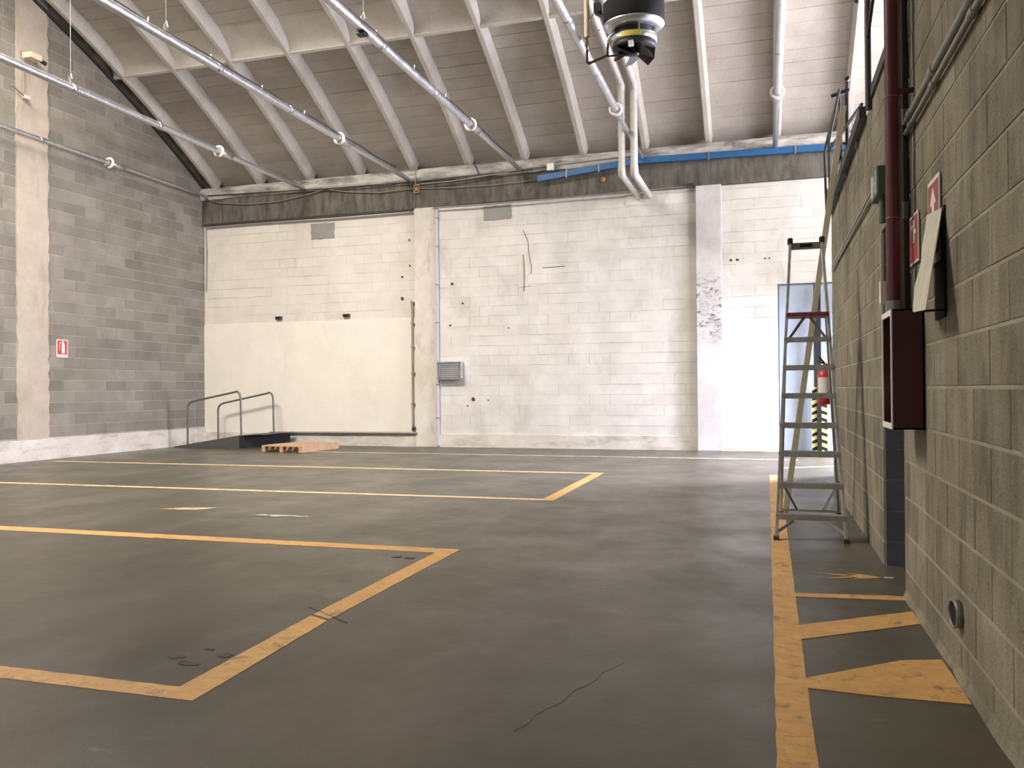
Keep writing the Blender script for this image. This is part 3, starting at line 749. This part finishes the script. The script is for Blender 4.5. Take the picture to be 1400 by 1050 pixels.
# cables and conduits on the beam and the curb
t = thing('beam_cable', 'thin straight dark cable strung along the concrete beam', 'cable', (-12.2, 16.15, 5.5))
MB().tube([(-12.33, 16.14, 5.68), (-9.9, 16.14, 5.62), (-9.2, 16.14, 5.60), (-7.1, 16.14, 5.585), (-5.0, 16.14, 5.62), (-4.45, 16.14, 5.62)], 0.013, 6).build('cable', M['cable'], t)
tag(MB().tube([(-12.3, 16.19, 5.63), (-11.9, 16.19, 5.50), (-11.2, 16.19, 5.42), (-10.4, 16.19, 5.42), (-9.6, 16.19, 5.52), (-9.2, 16.18, 5.60), (-8.6, 16.19, 5.50), (-7.9, 16.19, 5.43), (-7.05, 16.19, 5.46)], 0.011, 6).build('drooping_cable', M['cabletan']), 'tan cable drooping in two loops on the left beam', 'cable')
tag(MB().tube([(-7.0, 16.22, 5.46), (-6.3, 16.22, 5.42), (-5.4, 16.22, 5.40), (-4.7, 16.22, 5.42), (-4.37, 16.20, 5.44)], 0.009, 6).build('thin_cable', M['cabletan']), 'tan cable running from the orange bracket to the blue channel', 'cable')
tag(MB().tube([(-7.02, 16.15, 5.84), (-7.02, 16.14, 5.52), (-6.2, 16.14, 5.53), (-5.2, 16.14, 5.60), (-4.6, 16.14, 5.66), (-2.5, 16.14, 5.72)], 0.013, 6).build('curb_conduit', M['conduit']), 'grey conduit running below the curb past the white box', 'conduit')
t = thing('clamp_bracket', 'small orange rusty bracket on the beam above the plastered pillar', 'bracket', (-7.03, 16.2, 5.4))
mb = MB(); mb.box(-7.10, -6.97, 16.21, 16.235, 5.36, 5.39); mb.box(-7.10, -6.97, 16.21, 16.235, 5.50, 5.53); mb.box(-7.10, -7.07, 16.21, 16.235, 5.39, 5.50); mb.box(-7.00, -6.97, 16.21, 16.235, 5.39, 5.50)
mb.build('frame', M['orange'], t); MB().box(-7.06, -7.01, 16.2, 16.235, 5.41, 5.48).build('knob', M['steel'], t)
tag(MB().lathe([(0, 0), (.05, 0), (.055, -.03), (0, -.035)], Matrix.Translation((-3.05, 16.262, 5.33)) @ Matrix.Rotation(-PI / 2, 4, 'X'), 10).build('rusty_stub', M['orange']), 'round rusty orange stub on the beam below the blue channel', 'stub')
t = thing('junction_box', 'small white square junction box on the curb right of the blue channel tip', 'box', (-4.1, 16.15, 5.7))
MB().box(-4.16, -4.02, 16.10, 16.17, 5.57, 5.71).build('body', M['whiteplastic'], t, bevel=0.005); MB().box(-4.15, -4.03, 16.092, 16.10, 5.58, 5.70).build('lid', M['whiteplastic'], t)
tag(MB().tube([(-6.65, 16.20, 5.02), (-5.4, 16.20, 5.01), (-3.0, 16.20, 5.03), (-1.3, 16.20, 5.06)], 0.018, 6).build('beam_pipe', M['steel']), 'thin grey pipe fixed under the beam across the middle bay', 'pipe')
tag(MB().tube([(-12.3, 16.21, 5.015), (-10.9, 16.21, 5.02), (-9.0, 16.21, 5.0), (-7.15, 16.21, 5.01)], 0.028, 6).build('beam_pipe', M['cable']), 'dark pipe fixed under the beam across the left bay', 'pipe')
tag(MB().tube([(-1.42, 16.18, 5.07), (-1.30, 16.17, 5.09), (-1.27, 16.17, 5.05)], 0.03, 6).build('pipe_elbow', M['cable']), 'dark elbow under the beam beside the scuffed pillar', 'pipe')
tag(MB().tube([(-5.72, 16.16, 5.86), (-5.66, 16.14, 5.75), (-5.60, 16.14, 5.62)], 0.012, 6).build('dangling_wire', M['cable']), 'short dark wire dangling over the curb above the middle bay', 'wire')
tag(MB().tube([(-12.36, 16.28, 5.6), (-12.33, 16.28, 5.1), (-12.31, 16.28, 4.4), (-12.33, 16.28, 3.5)], 0.012, 6).build('corner_wire', M['conduit']), 'thin light wire hanging in the corner of the gable wall', 'wire')

# lilac vertical conduit beside pillar 1
t = thing('vertical_conduit', 'tall lilac grey conduit on the right edge of the plastered pillar', 'conduit', (-6.62, 16.24, 0))
MB().box(-6.628, -6.575, 16.235, 16.30, 0.03, 5.03).build('channel', M['lilac'], t, bevel=0.006)
for z in (0.6, 1.3, 2.6, 3.4, 4.2, 4.8): MB().box(-6.628, -6.565, 16.228, 16.30, z, z + .02).build('clip', M['steel'], t)
# wire mesh tray
t = thing('wire_mesh_box', 'grey wire mesh box fixed on the wall right of the plastered pillar', 'box', (-6.35, 16.2, 1.45))
MB().box(-6.56, -6.05, 16.29, 16.30, 1.45, 1.77).build('back_plate', M['patch'], t)
mb = MB()
for i in range(14): x = -6.56 + i * .039; mb.tube([(x, 16.16, 1.44), (x, 16.16, 1.77)], 0.005, 4)
for i in range(9): z = 1.44 + i * .041; mb.tube([(-6.56, 16.155, z), (-6.05, 16.155, z)], 0.005, 4)
mb.build('mesh_front', M['galv'], t)
MB().box(-6.562, -6.04, 16.15, 16.30, 1.41, 1.445).build('bottom_tray', M['steel'], t)
MB().box(-6.562, -6.04, 16.15, 16.30, 1.77, 1.785).build('top_rim', M['galv'], t)
for x in (-6.562, -6.05): MB().box(x, x + .012, 16.15, 16.30, 1.44, 1.78).build('side_plate', M['galv'], t)
# water pipe frame on the left bay
t = thing('wall_pipe', 'thin pipe running low along the cream wall and up beside the pillar', 'pipe', (-7.17, 16.24, 0.3))
MB().tube([(-7.17, 16.25, 3.10), (-7.17, 16.25, 0.33)], 0.020, 8).build('riser', M['cabletan'], t)
MB().tube([(-7.07, 16.25, 0.285), (-8.5, 16.25, 0.28), (-10.65, 16.25, 0.27)], 0.026, 8).build('low_run', M['steel'], t)
MB().tube([(-7.17, 16.25, 0.36), (-7.12, 16.23, 0.42)], 0.035, 8).build('valve', M['cable'], t)
for z in (0.9, 1.55, 2.1, 2.6, 3.05): MB().box(-7.20, -7.11, 16.225, 16.30, z, z + .022).build('clip', M['steel'], t)
for x, d in ((-10.42, 'the left'), (-8.735, 'the right')):
    t = thing('wall_bracket', f'small dark box bracket above the plaster edge, {d} one of two', 'bracket', (x, 16.28, 2.84), 'small dark wall brackets')
    MB().box(x - .075, x + .075, 16.25, 16.32, 2.80, 2.87).build('body', M['darkrail'], t, bevel=0.004); MB().box(x - .045, x + .045, 16.243, 16.25, 2.815, 2.85).build('slot', M['matte_black'], t)

# ---------------------------------------------------------------- left wall items
def ext_sign(parent):
    f = MB().box(XL + 0.004, XL + 0.010, 12.11, 12.36, 1.85, 2.175).build('sign_plate', M['sign_white'], parent)
    x = XL + 0.010
    r = MB().box(x, x + .001, 12.125, 12.345, 1.905, 2.16).build('red_field', M['red'], f)
    mb = MB(); mb.box(x + .001, x + .002, 12.22, 12.29, 1.925, 2.08)
    mb.prism([(x + .001, 12.22, 2.08), (x + .001, 12.24, 2.11), (x + .001, 12.27, 2.11), (x + .001, 12.29, 2.08)], (.001, 0, 0))
    mb.box(x + .001, x + .002, 12.235, 12.275, 2.11, 2.14)
    mb.tube([(x + .002, 12.24, 2.125), (x + .002, 12.19, 2.12), (x + .002, 12.17, 2.07), (x + .002, 12.175, 1.97)], 0.006, 4)
    mb.build('extinguisher_symbol', M['sign_white'], f)
    return f
t = thing('extinguisher_sign', 'red and white fire extinguisher sign on the grey block wall', 'sign', (XL, 12.235, 1.85))
ext_sign(t)
def text(body, size, M4, m, parent, name='lettering'):
    cu = D.curves.new(name, 'FONT'); cu.body = body; cu.size = size; cu.extrude = 0.0004; cu.align_x = 'CENTER'; cu.align_y = 'CENTER'
    o = D.objects.new('tmp', cu); C.objects.link(o)
    me = D.meshes.new_from_object(o); C.objects.unlink(o); D.objects.remove(o)
    me.transform(Matrix.Translation(-wloc(parent)) @ M4); me.materials.clear(); me.materials.append(m)
    q = D.objects.new(name, me); link(q, parent); return q
FX = Matrix(((0, 0, 1, 0), (1, 0, 0, 0), (0, 1, 0, 0), (0, 0, 0, 1)))      # text lying on a wall that faces +X
FNX = Matrix(((0, 0, -1, 0), (-1, 0, 0, 0), (0, 1, 0, 0), (0, 0, 0, 1)))   # ... that faces -X
text('ESTINTORE', 0.042, Matrix.Translation((XL + .011, 12.235, 1.877)) @ FX, M['red'], t)
# security camera and its bracket
t = thing('security_camera', 'cream security camera on a thin arm high on the beige column', 'camera', (-12.3, 11.5, 7.05))
MB().box(-12.36, -12.16, 11.36, 11.60, 7.04, 7.14).build('housing', M['cream'], t, bevel=0.008)
MB().tube([(-12.20, 11.60, 7.06), (-12.19, 11.70, 7.04)], 0.035, 12).build('lens', M['black'], t)
MB().tube([(-12.34, 11.38, 7.04), (-12.34, 11.385, 6.40)], 0.012, 6).build('arm', M['cabletan'], t)
MB().box(-12.38, -12.30, 11.36, 11.46, 6.34, 6.40).build('foot', M['cream'], t)
MB().tube([(-12.33, 11.40, 6.37), (-12.30, 11.10, 6.47)], 0.016, 6).build('side_rod', M['cabletan'], t)

# ---------------------------------------------------------------- ramp with handrails
t = thing('loading_ramp', 'dark steel wedge ramp with two bent handrails in the far left corner', 'ramp', (-11.2, 15.4, 0))
y0, y1 = 15.0, 16.1
MB().prism([(-12.2, y0, 0.003), (-10.56, y0, 0.003), (-10.56, y0, 0.262), (-10.50, y0, 0.275)][:3] + [(-12.2, y0, 0.02)], (0, 0.02, 0)).build('side_skirt', M['ramp'], t)
MB().prism([(-12.2, y0, 0.012), (-12.2, y1, 0.012), (-10.58, y1, 0.262), (-10.58, y0, 0.262)], (0, 0, 0.012)).build('deck', M['ramp'], t)
MB().prism([(-10.58, y0, 0.265), (-10.58, y1, 0.265), (-9.95, y1 + .06, 0.285), (-10.15, y0 + .2, 0.285)], (0, 0, 0.014)).build('top_plate', M['ramp'], t)
MB().prism([(-10.56, y0, 0.003), (-10.03, y1, 0.003), (-10.03, y1, 0.265), (-10.56, y0, 0.265)], (-0.02, 0.01, 0)).build('end_plate', M['matte_black'], t, 'black end plate')
def hrail(y, xa, xb, za, zb, ba, bb):
    pts = [(xa, y, ba), (xa, y, za - .12)]
    d = (zb - za) / (xb - xa)
    pts += [(xa + .015, y, za - .05), (xa + .06, y, za + .0), (xa + .13, y, za + d * .13 + .01)]
    pts += [(xb - .16, y, zb - d * .16 + .01), (xb - .08, y, zb + .0), (xb - .02, y, zb - .05), (xb, y, zb - .14), (xb + .015, y, bb)]
    return MB().tube(pts, 0.021, 10)
hrail(15.05, -11.88, -10.56, 0.96, 1.20, 0.0, 0.262).build('handrail', M['handrail'], t)
hrail(15.98, -11.80, -10.38, 0.90, 1.17, 0.0, 0.29).build('handrail', M['handrail'], t)
for x, y, z in ((-11.88, 15.05, 0), (-11.80, 15.98, 0)):
    MB().lathe([(.0, .012), (.05, .012), (.05, 0)], Matrix.Translation((x, y, z + .001)), 12).build('base_flange', M['handrail'], t)

# ---------------------------------------------------------------- pallet
t = thing('wooden_pallet', 'pale wooden pallet lying on the floor in front of the ramp', 'pallet', (-9.0, 14.85, 0))
t.rotation_euler.z = -0.10
def pbox(name, x0, x1, y0, y1, z0, z1):
    m = MB(); m.box(x0, x1, y0, y1, z0, z1); o = m.build(name, M['pallet'], None); o.parent = t; return o
for x in (-0.48, -0.05, 0.40):
    pbox('stringer', x, x + 0.08, -0.62, 0.62, 0.004, 0.112)
for i in range(7):
    y = -0.62 + i * 0.185; pbox('top_board', -0.49 + random.uniform(-.01, .01), 0.49 + random.uniform(-.01, .01), y, y + 0.13, 0.112, 0.132)

# ---------------------------------------------------------------- step ladder
t = thing('step_ladder', 'aluminium step ladder with red top step standing by the right wall', 'ladder', (0.32, 7.4, 0))
LX = lambda z: (0.064 + 0.059 * z, 0.580 - 0.048 * z)      # left and right rail x at height z
LY = lambda z: 6.88 + 0.27 * z
TOPZ = 2.43
for k in (0, 1):
    a = (LX(0.02)[k], LY(0.02), 0.02); b = (LX(TOPZ)[k], LY(TOPZ), TOPZ)
    MB().bar(a, b, 0.024, 0.062, (0, 1, 0)).build('side_rail', M['alu'], t, bevel=0.002)
    MB().box(a[0] - .022, a[0] + .022, LY(0) - .045, LY(0) + .045, 0, 0.035).build('foot', M['brownfoot'], t, 'brown rubber foot', bevel=0.004)
    MB().box(b[0] - .022, b[0] + .022, b[1] - .035, b[1] + .035, TOPZ - .01, TOPZ + .05).build('end_cap', M['rubber'], t, bevel=0.012)
for z in (0.195, 0.435, 0.678, 0.905, 1.143, 1.373, 1.606):
    xl, xr = LX(z); y = LY(z)
    s = MB(); s.box(xl, xr, y - .04, y + .05, z, z + .006); s.box(xl, xr, y - .043, y - .035, z - .036, z + .008); s.box(xl, xr, y + .045, y + .05, z - .02, z + .005)
    for q in range(3): s.box(xl + .01, xr - .01, y - .02 + q * .022, y - .014 + q * .022, z + .006, z + .009)
    o = s.build('step', M['alu'], t)
    for x in (xl, xr): MB().box(x - .014, x + .014, y - .046, y - .040, z - .018, z + .004).build('rivet_plate', M['alu'], t)
z = 1.79; xl, xr = LX(z)
MB().box(xl - .005, xr + .005, LY(z) - .06, LY(z) + .24, z, z + .032).build('platform', M['red_step'], t, 'worn red plastic platform', bevel=0.005)
for k, sgn in ((0, 1), (1, -1)):
    xz = LX(z)[k]
    MB().bar((LX(1.55)[k], LY(1.55) + .02, 1.56), (xz + sgn * .14, LY(z) + .03, z - .005), 0.012, 0.02).build('platform_brace', M['steel'], t)
xl, xr = LX(TOPZ - .02)
MB().box(xl, xr, LY(TOPZ) - .02, LY(TOPZ) + .02, TOPZ - .05, TOPZ + .005).build('top_bar', M['steel'], t, bevel=0.004)
MB().box(xl + .08, xr - .08, LY(TOPZ) - .024, LY(TOPZ) - .018, TOPZ - .035, TOPZ - .008).build('handle_slot', M['matte_black'], t)
RY = 8.28
for k in (0, 1):
    a = Vector(((0.125, 0.632)[k], RY, 0.02)); b = Vector((LX(1.8)[k], LY(1.8) + .20, 1.80))
    MB().bar(a, b, 0.022, 0.045, (0, 1, 0)).build('rear_leg', M['alu'], t)
    MB().box(a.x - .02, a.x + .02, a.y - .03, a.y + .03, 0, 0.03).build('foot', M['brownfoot'], t, 'brown rubber foot')
    # lower braces
    sg = (1, -1)[k]
    MB().bar((LX(.03)[k], LY(.03), .055), (LX(.2)[k] + sg * .12, LY(.15), .150), 0.012, 0.022).build('brace', M['alu'], t)
    MB().bar((a.x, RY - .10, .33), (a.x + sg * .14, RY - .02, .05), 0.010, 0.018).build('rear_brace', M['steel'], t)
MB().bar((0.125, RY - .01, 0.045), (0.632, RY - .01, 0.045), 0.02, 0.025).build('rear_crossbar', M['alu'], t)

# ---------------------------------------------------------------- leaning timber
tag(MB().bar((0.165, 8.42, 0.0), (0.735, 8.58, 3.90), 0.035, 0.055, (1, 0, 0)).build('timber_plank', M['wood'], bevel=0.003), 'long pale timber plank leaning behind the ladder against the wall top', 'plank')

# ---------------------------------------------------------------- fire extinguisher at the wall end
t = thing('fire_extinguisher', 'red fire extinguisher hanging near the far end of the right wall', 'extinguisher', (0.63, 10.2, 1.0))
Tm = Matrix.Translation((0.645, 10.2, 1.0))
MB().lathe([(0, 0), (.07, 0), (.082, .015), (.082, .33), (.07, .375), (.035, .40), (.03, .42), (0, .42)], Tm, 24).build('cylinder', M['red'], t)
lb = MB(); vs = []
for k in range(9):
    a = PI + .45 + k * .19
    for zz_ in (.10, .31): vs.append(Tm @ Vector((.0835 * math.cos(a), .0835 * math.sin(a), zz_)))
lb.add(vs, [(2 * i, 2 * i + 1, 2 * i + 3, 2 * i + 2) for i in range(8)]).build('paper_label', M['sign_white'], t, 'white paper label')
MB().tube([(0.645, 10.2, 1.41), (0.645, 10.2, 1.47)], 0.018, 10).build('valve', M['steel'], t)
MB().bar((0.645, 10.22, 1.465), (0.57, 10.16, 1.50), 0.02, 0.012).build('handle', M['black'], t)
MB().bar((0.645, 10.22, 1.475), (0.58, 10.15, 1.545), 0.02, 0.012).build('lever', M['black'], t)
MB().tube([(0.66, 10.19, 1.455), (0.70, 10.13, 1.48), (0.725, 10.10, 1.40), (0.72, 10.10, 1.15), (0.70, 10.10, 1.05)], 0.011, 8).build('hose', M['rubber'], t)
MB().box(0.70, 0.745, 10.17, 10.23, 1.25, 1.45).build('wall_hook', M['steel'], t)
# hazard striped post between the door leaves
t = thing('hazard_post', 'black post with yellow and black hazard stripes against the blue grey door', 'post', (0.915, 16.2, 0))
MB().box(0.80, 0.885, 16.22, 16.235, 0.0, 1.20).build('strip', M['yellow_tape'], t, 'left striped band')
MB().box(0.965, 1.06, 16.22, 16.235, 0.0, 1.20).build('strip', M['yellow_tape'], t, 'right striped band')
MB().box(0.885, 0.965, 16.19, 16.24, 0.0, 3.1).build('post', M['matte_black'], t)
for x0, x1, s in ((0.80, 0.885, 1), (0.965, 1.06, -1)):
    for i in range(9):
        z = 0.02 + i * 0.132
        za, zb = (z, z + .035) if s > 0 else (z + .035, z)
        MB().prism([(x0, 16.219, za), (x1, 16.219, zb), (x1, 16.219, zb + .062), (x0, 16.219, za + .062)], (0, -.002, 0)).build('black_stripe', M['matte_black'], t)

# ---------------------------------------------------------------- hydrant cabinet
cx0, cx1, cy0, cy1, cz0, cz1 = 0.59, 0.748, 4.52, 4.86, 0.985, 1.585
t = thing('hose_cabinet', 'dark red fire hose cabinet mounted on the right block wall', 'cabinet', (0.67, 4.69, 0.985))
mb = MB(); th = .008
mb.box(cx0 + .014, cx1, cy0, cy0 + th, cz0, cz1); mb.box(cx0 + .014, cx1, cy1 - th, cy1, cz0, cz1); mb.box(cx0 + .014, cx1, cy0, cy1, cz1 - th, cz1); mb.box(cx0 + .014, cx1, cy0, cy1, cz0, cz0 + th); mb.box(cx1 - th, cx1, cy0, cy1, cz0, cz1)
mb.build('body', M['red_dark'], t)
mb = MB(); fw = .016
mb.box(cx0 + .006, cx0 + .014, cy0, cy0 + fw, cz0, cz1); mb.box(cx0 + .006, cx0 + .014, cy1 - fw, cy1, cz0, cz1); mb.box(cx0 + .006, cx0 + .014, cy0 + fw, cy1 - fw, cz1 - .03, cz1); mb.box(cx0 + .006, cx0 + .014, cy0 + fw, cy1 - fw, cz0, cz0 + .03)
fr = mb.build('door_frame', M['sign_white'], t, 'white aluminium door frame', bevel=0.002)
R = Matrix.Translation((0.665, 4.69, 1.13)) @ Matrix.Rotation(PI / 2, 4, 'Y')
MB().lathe([(.03, -.03), (.115, -.03), (.12, 0), (.115, .03), (.03, .03), (.03, -.03)], R, 24).build('hose_reel', M['hose'], t)
MB().tube([(0.65, 4.63, 1.24), (0.64, 4.64, 1.36)], [0.022, 0.012], 10).build('nozzle', M['brass'], t)
t2 = thing('fire_pipe', 'dark red vertical water pipe rising above the hose cabinet', 'pipe', (0.645, 4.77, 1.6))
MB().tube([(0.645, 4.77, 1.62), (0.645, 4.77, 5.4)], 0.034, 18).build('pipe', M['red_pipe'], t2)
for z in (2.08, 2.72, 3.6): MB().lathe([(.034, 0), (.036, 0), (.036, .006), (.034, .006)], Matrix.Translation((0.645, 4.77, z)), 18).build('joint_ring', M['sign_pink'], t2)
MB().tube([(0.645, 4.77, 1.588), (0.645, 4.77, 1.65)], 0.041, 16).build('union_nut', M['steel'], t2)
for z in (2.75, 3.95):
    MB().box(0.645, 0.75, 4.76, 4.78, z - .012, z + .012).build('wall_clamp', M['red_dark'], t2)
MB().box(0.585, 0.615, 4.79, 4.85, 1.64, 1.76).build('white_tag', M['sign_white'], t2, 'small white tag box')
tag(MB().tube([(0.690, 4.85, 1.60), (0.690, 4.85, 5.4)], 0.013, 10).build('riser_conduit', M['conduit']), 'thin light grey riser conduit right beside the red water pipe', 'conduit')
t = thing('riser_pipe', 'dark brown steel riser pipe between the grey conduit and block wall', 'pipe', (0.722, 4.90, 1.6))
MB().tube([(0.722, 4.90, 1.60), (0.722, 4.90, 5.4)], 0.024, 12).build('pipe', M['cable'], t)
for z in (2.1, 2.6, 3.3, 3.8, 4.1): MB().tube([(0.722, 4.90, z), (0.722, 4.90, z + .09)], 0.0255, 12).build('fitting', M['steel'], t)
MB().box(0.67, 0.748, 4.87, 4.98, 3.60, 3.80).build('box', M['darkrail'], t)

# ---------------------------------------------------------------- signs and the hanging board on the near wall
def wall_sign(y0, y1, z0, z1, name, label):
    t = thing(name, label, 'sign', (XR - .005, (y0 + y1) / 2, z0))
    p = MB().box(XR - .012, XR - .006, y0, y1, z0, z1).build('sign_plate', M['sign_white'], t)
    return t, p
t, p = wall_sign(4.065, 4.33, 1.76, 2.15, 'hose_sign', 'faded red sign with white arrow and hose symbol above the hanging board')
x = XR - .0125
MB().box(x - .001, x, 4.08, 4.315, 1.80, 2.13).build('red_field', M['sign_pink'], p)
mb = MB(); x -= .001
mb.box(x - .001, x, 4.17, 4.225, 1.83, 2.04)
mb.prism([(x, 4.13, 2.03), (x, 4.2, 2.11), (x, 4.27, 2.03), (x, 4.225, 2.03), (x, 4.17, 2.03)], (-.001, 0, 0))
mb.build('arrow', M['sign_white'], p)
t, p = wall_sign(4.60, 4.86, 1.835, 2.09, 'hydrant_sign', 'small red fire sign with white emblem just above the hose cabinet')
x = XR - .0125
MB().box(x - .001, x, 4.613, 4.847, 1.848, 1.93).build('red_field', M['red'], p)
MB().box(x - .001, x, 4.613, 4.847, 1.93, 2.078).build('faded_field', M['sign_pink'], p)
x -= .001; mb = MB(); mb.box(x - .001, x, 4.70, 4.745, 1.94, 2.06); mb.box(x - .001, x, 4.66, 4.70, 1.985, 2.005); mb.box(x - .001, x, 4.745, 4.80, 2.02, 2.04)
mb.build('emblem', M['sign_white'], p)
t = thing('hanging_board', 'stained yellowish board swung out from the wall beside the hose cabinet', 'board', (XR, 4.1, 1.5))
TP = [(0.735, 4.00, 1.975), (0.735, 4.34, 2.01), (0.715, 4.36, 1.86), (0.690, 4.24, 1.77), (0.672, 4.24, 1.70), (0.665, 4.26, 1.66), (0.640, 4.15, 1.545), (0.632, 4.08, 1.532), (0.630, 3.78, 1.515)]
MB().prism(TP, (0.004, 0, 0.0)).build('panel', M['paper'], t)
MB().box(XR - .010, XR - .003, 3.985, 4.20, 1.50, 1.755).box(XR - .010, XR - .003, 3.985, 4.06, 1.755, 1.985).build('shadow_panel', M['matte_black'], t, 'flat black panel standing in for the shadow of the board')  # black panel paints in the shadow the board casts on the wall
MB().bar((0.64, 3.90, 1.52), (0.745, 3.98, 1.53), .01, .01).build('stay', M['black'], t)

# green exit box over the opening, its conduits
t = thing('exit_light_box', 'pale green exit light box above the opening in the right wall', 'box', (0.70, 5.75, 2.4))
MB().box(0.675, 0.749, 5.66, 5.98, 2.41, 2.59).build('body', M['green'], t, bevel=0.008)
mb = MB(); x = 0.674
mb.box(x, x + .001, 5.86, 5.94, 2.43, 2.57); mb.box(x, x + .001, 5.70, 5.73, 2.43, 2.57); mb.box(x, x + .001, 5.76, 5.83, 2.49, 2.51)
mb.prism([(x, 5.76, 2.44), (x, 5.79, 2.44), (x, 5.83, 2.53), (x, 5.80, 2.56)], (-.001, 0, 0)); mb.build('pictogram', M['greenpale'], t)
tag(MB().tube([(0.725, 5.80, 2.40), (0.725, 5.80, 2.25)], 0.022, 10).build('green_conduit', M['green']), 'short pale green conduit below the exit light box', 'conduit')
for z, lb in ((2.585, 'upper grey conduit sagging along the wall left of the exit box'), (2.545, 'lower grey conduit sagging along the wall left of the exit box')):
    tag(MB().tube([(0.732, 5.98, z + .01), (0.732, 7.2, z), (0.735, 8.6, z - .005), (0.735, 9.4, z - .01), (0.73, 10.1, z - .03)], 0.011, 8).build('sagging_conduit', M['conduit']), lb, 'conduit', 'conduits left of the exit box')
for z, r, lb in ((2.615, .017, 'upper thick conduit high on the near right wall'), (2.555, .013, 'lower thin conduit high on the near right wall')):
    t = thing('wall_conduit', lb, 'conduit', (0.73, 4.9, z), 'conduits on the near right wall')
    MB().tube([(0.728, 4.95, z), (0.728, 0.5, z)], r, 10).build('tube', M['conduit'], t)
    for y in (4.75, 4.15, 3.4): MB().tube([(0.728, y, z), (0.728, y - .07, z)], r * 1.35, 10).build('coupling', M['conduit'], t)
# pipe stub low in the wall
t = thing('pipe_stub', 'short open metal pipe stub sticking out low on the near right wall', 'pipe', (0.70, 3.80, 0.27))
Rm = Matrix.Translation((0.745, 3.775, 0.272)) @ Matrix.Rotation(-PI / 2 , 4, 'Y') @ Matrix.Rotation(0.12, 4, 'X')
MB().lathe([(.050, 0), (.056, 0), (.056, .028), (.051, .030), (.051, .01), (0, .01)], Rm, 24).build('pipe', M['steel'], t)
MB().lathe([(0, .022), (.0508, .022)], Rm, 24).build('dark_inside', M['matte_black'], t)

# ---------------------------------------------------------------- steel guard rail on the mezzanine edge
t = thing('mezzanine_railing', 'black steel guard rail standing on top of the right wall', 'railing', (0.78, 7.0, 3.3))
MB().bar((0.755, 5.2, 3.32), (0.755, 6.75, 3.32), 0.04, 0.08).build('toe_board', M['darkrail'], t)
MB().bar((0.718, 6.80, 3.28), (0.718, 10.3, 3.24), 0.05, 0.09).build('toe_board', M['darkrail'], t)
MB().tube([(0.725, 6.50, 3.20), (0.725, 6.50, 4.9)], 0.022, 10).build('post', M['darkrail'], t)
MB().bar((0.725, 6.50, 3.72), (0.725, 5.55, 4.15), 0.02, 0.025).build('diagonal', M['darkrail'], t)
MB().tube([(0.70, 6.9, 4.18), (0.72, 5.2, 4.22)], 0.028, 10).build('handrail', M['black'], t)
MB().bar((0.72, 10.3, 3.95), (0.86, 8.2, 3.78), 0.02, 0.03).build('mid_bar', M['darkrail'], t)
for y in (7.4, 8.4, 9.3): MB().box(0.725, 0.745, y, y + .03, 3.17, 3.24).build('lug', M['steel'], t)
t = thing('ladder_cage', 'thin dark steel cage frame at the far end of the mezzanine', 'frame', (0.75, 10.4, 3.0))
def cg(a, b, r=0.015, n='bar'): MB().tube([a, b], r, 8).build(n, M['darkrail'], t)
cg((0.676, 10.4, 3.96), (0.70, 10.4, 3.05), n='post')
cg((0.676, 10.4, 3.96), (0.85, 10.4, 4.66))
cg((0.72, 10.3, 4.05), (0.725, 10.3, 3.30), n='post')
cg((0.72, 10.3, 4.05), (0.84, 10.3, 4.64))
cg((0.84, 10.35, 4.64), (0.865, 10.35, 3.75), n='post')
cg((0.93, 10.4, 4.75), (0.925, 10.4, 3.30), 0.022, 'post')
cg((0.76, 10.4, 4.60), (0.95, 10.4, 4.66), 0.026)
cg((0.69, 10.4, 3.42), (0.87, 10.35, 3.95))
cg((0.75, 10.4, 4.05), (1.10, 10.4, 4.02), 0.016)
mb = MB(); mb.lathe([(0, .03), (.025, .02), (.03, 0), (.025, -.02), (0, -.03)], Matrix.Translation((0.935, 10.4, 4.79)), 12); mb.build('knob', M['black'], t)
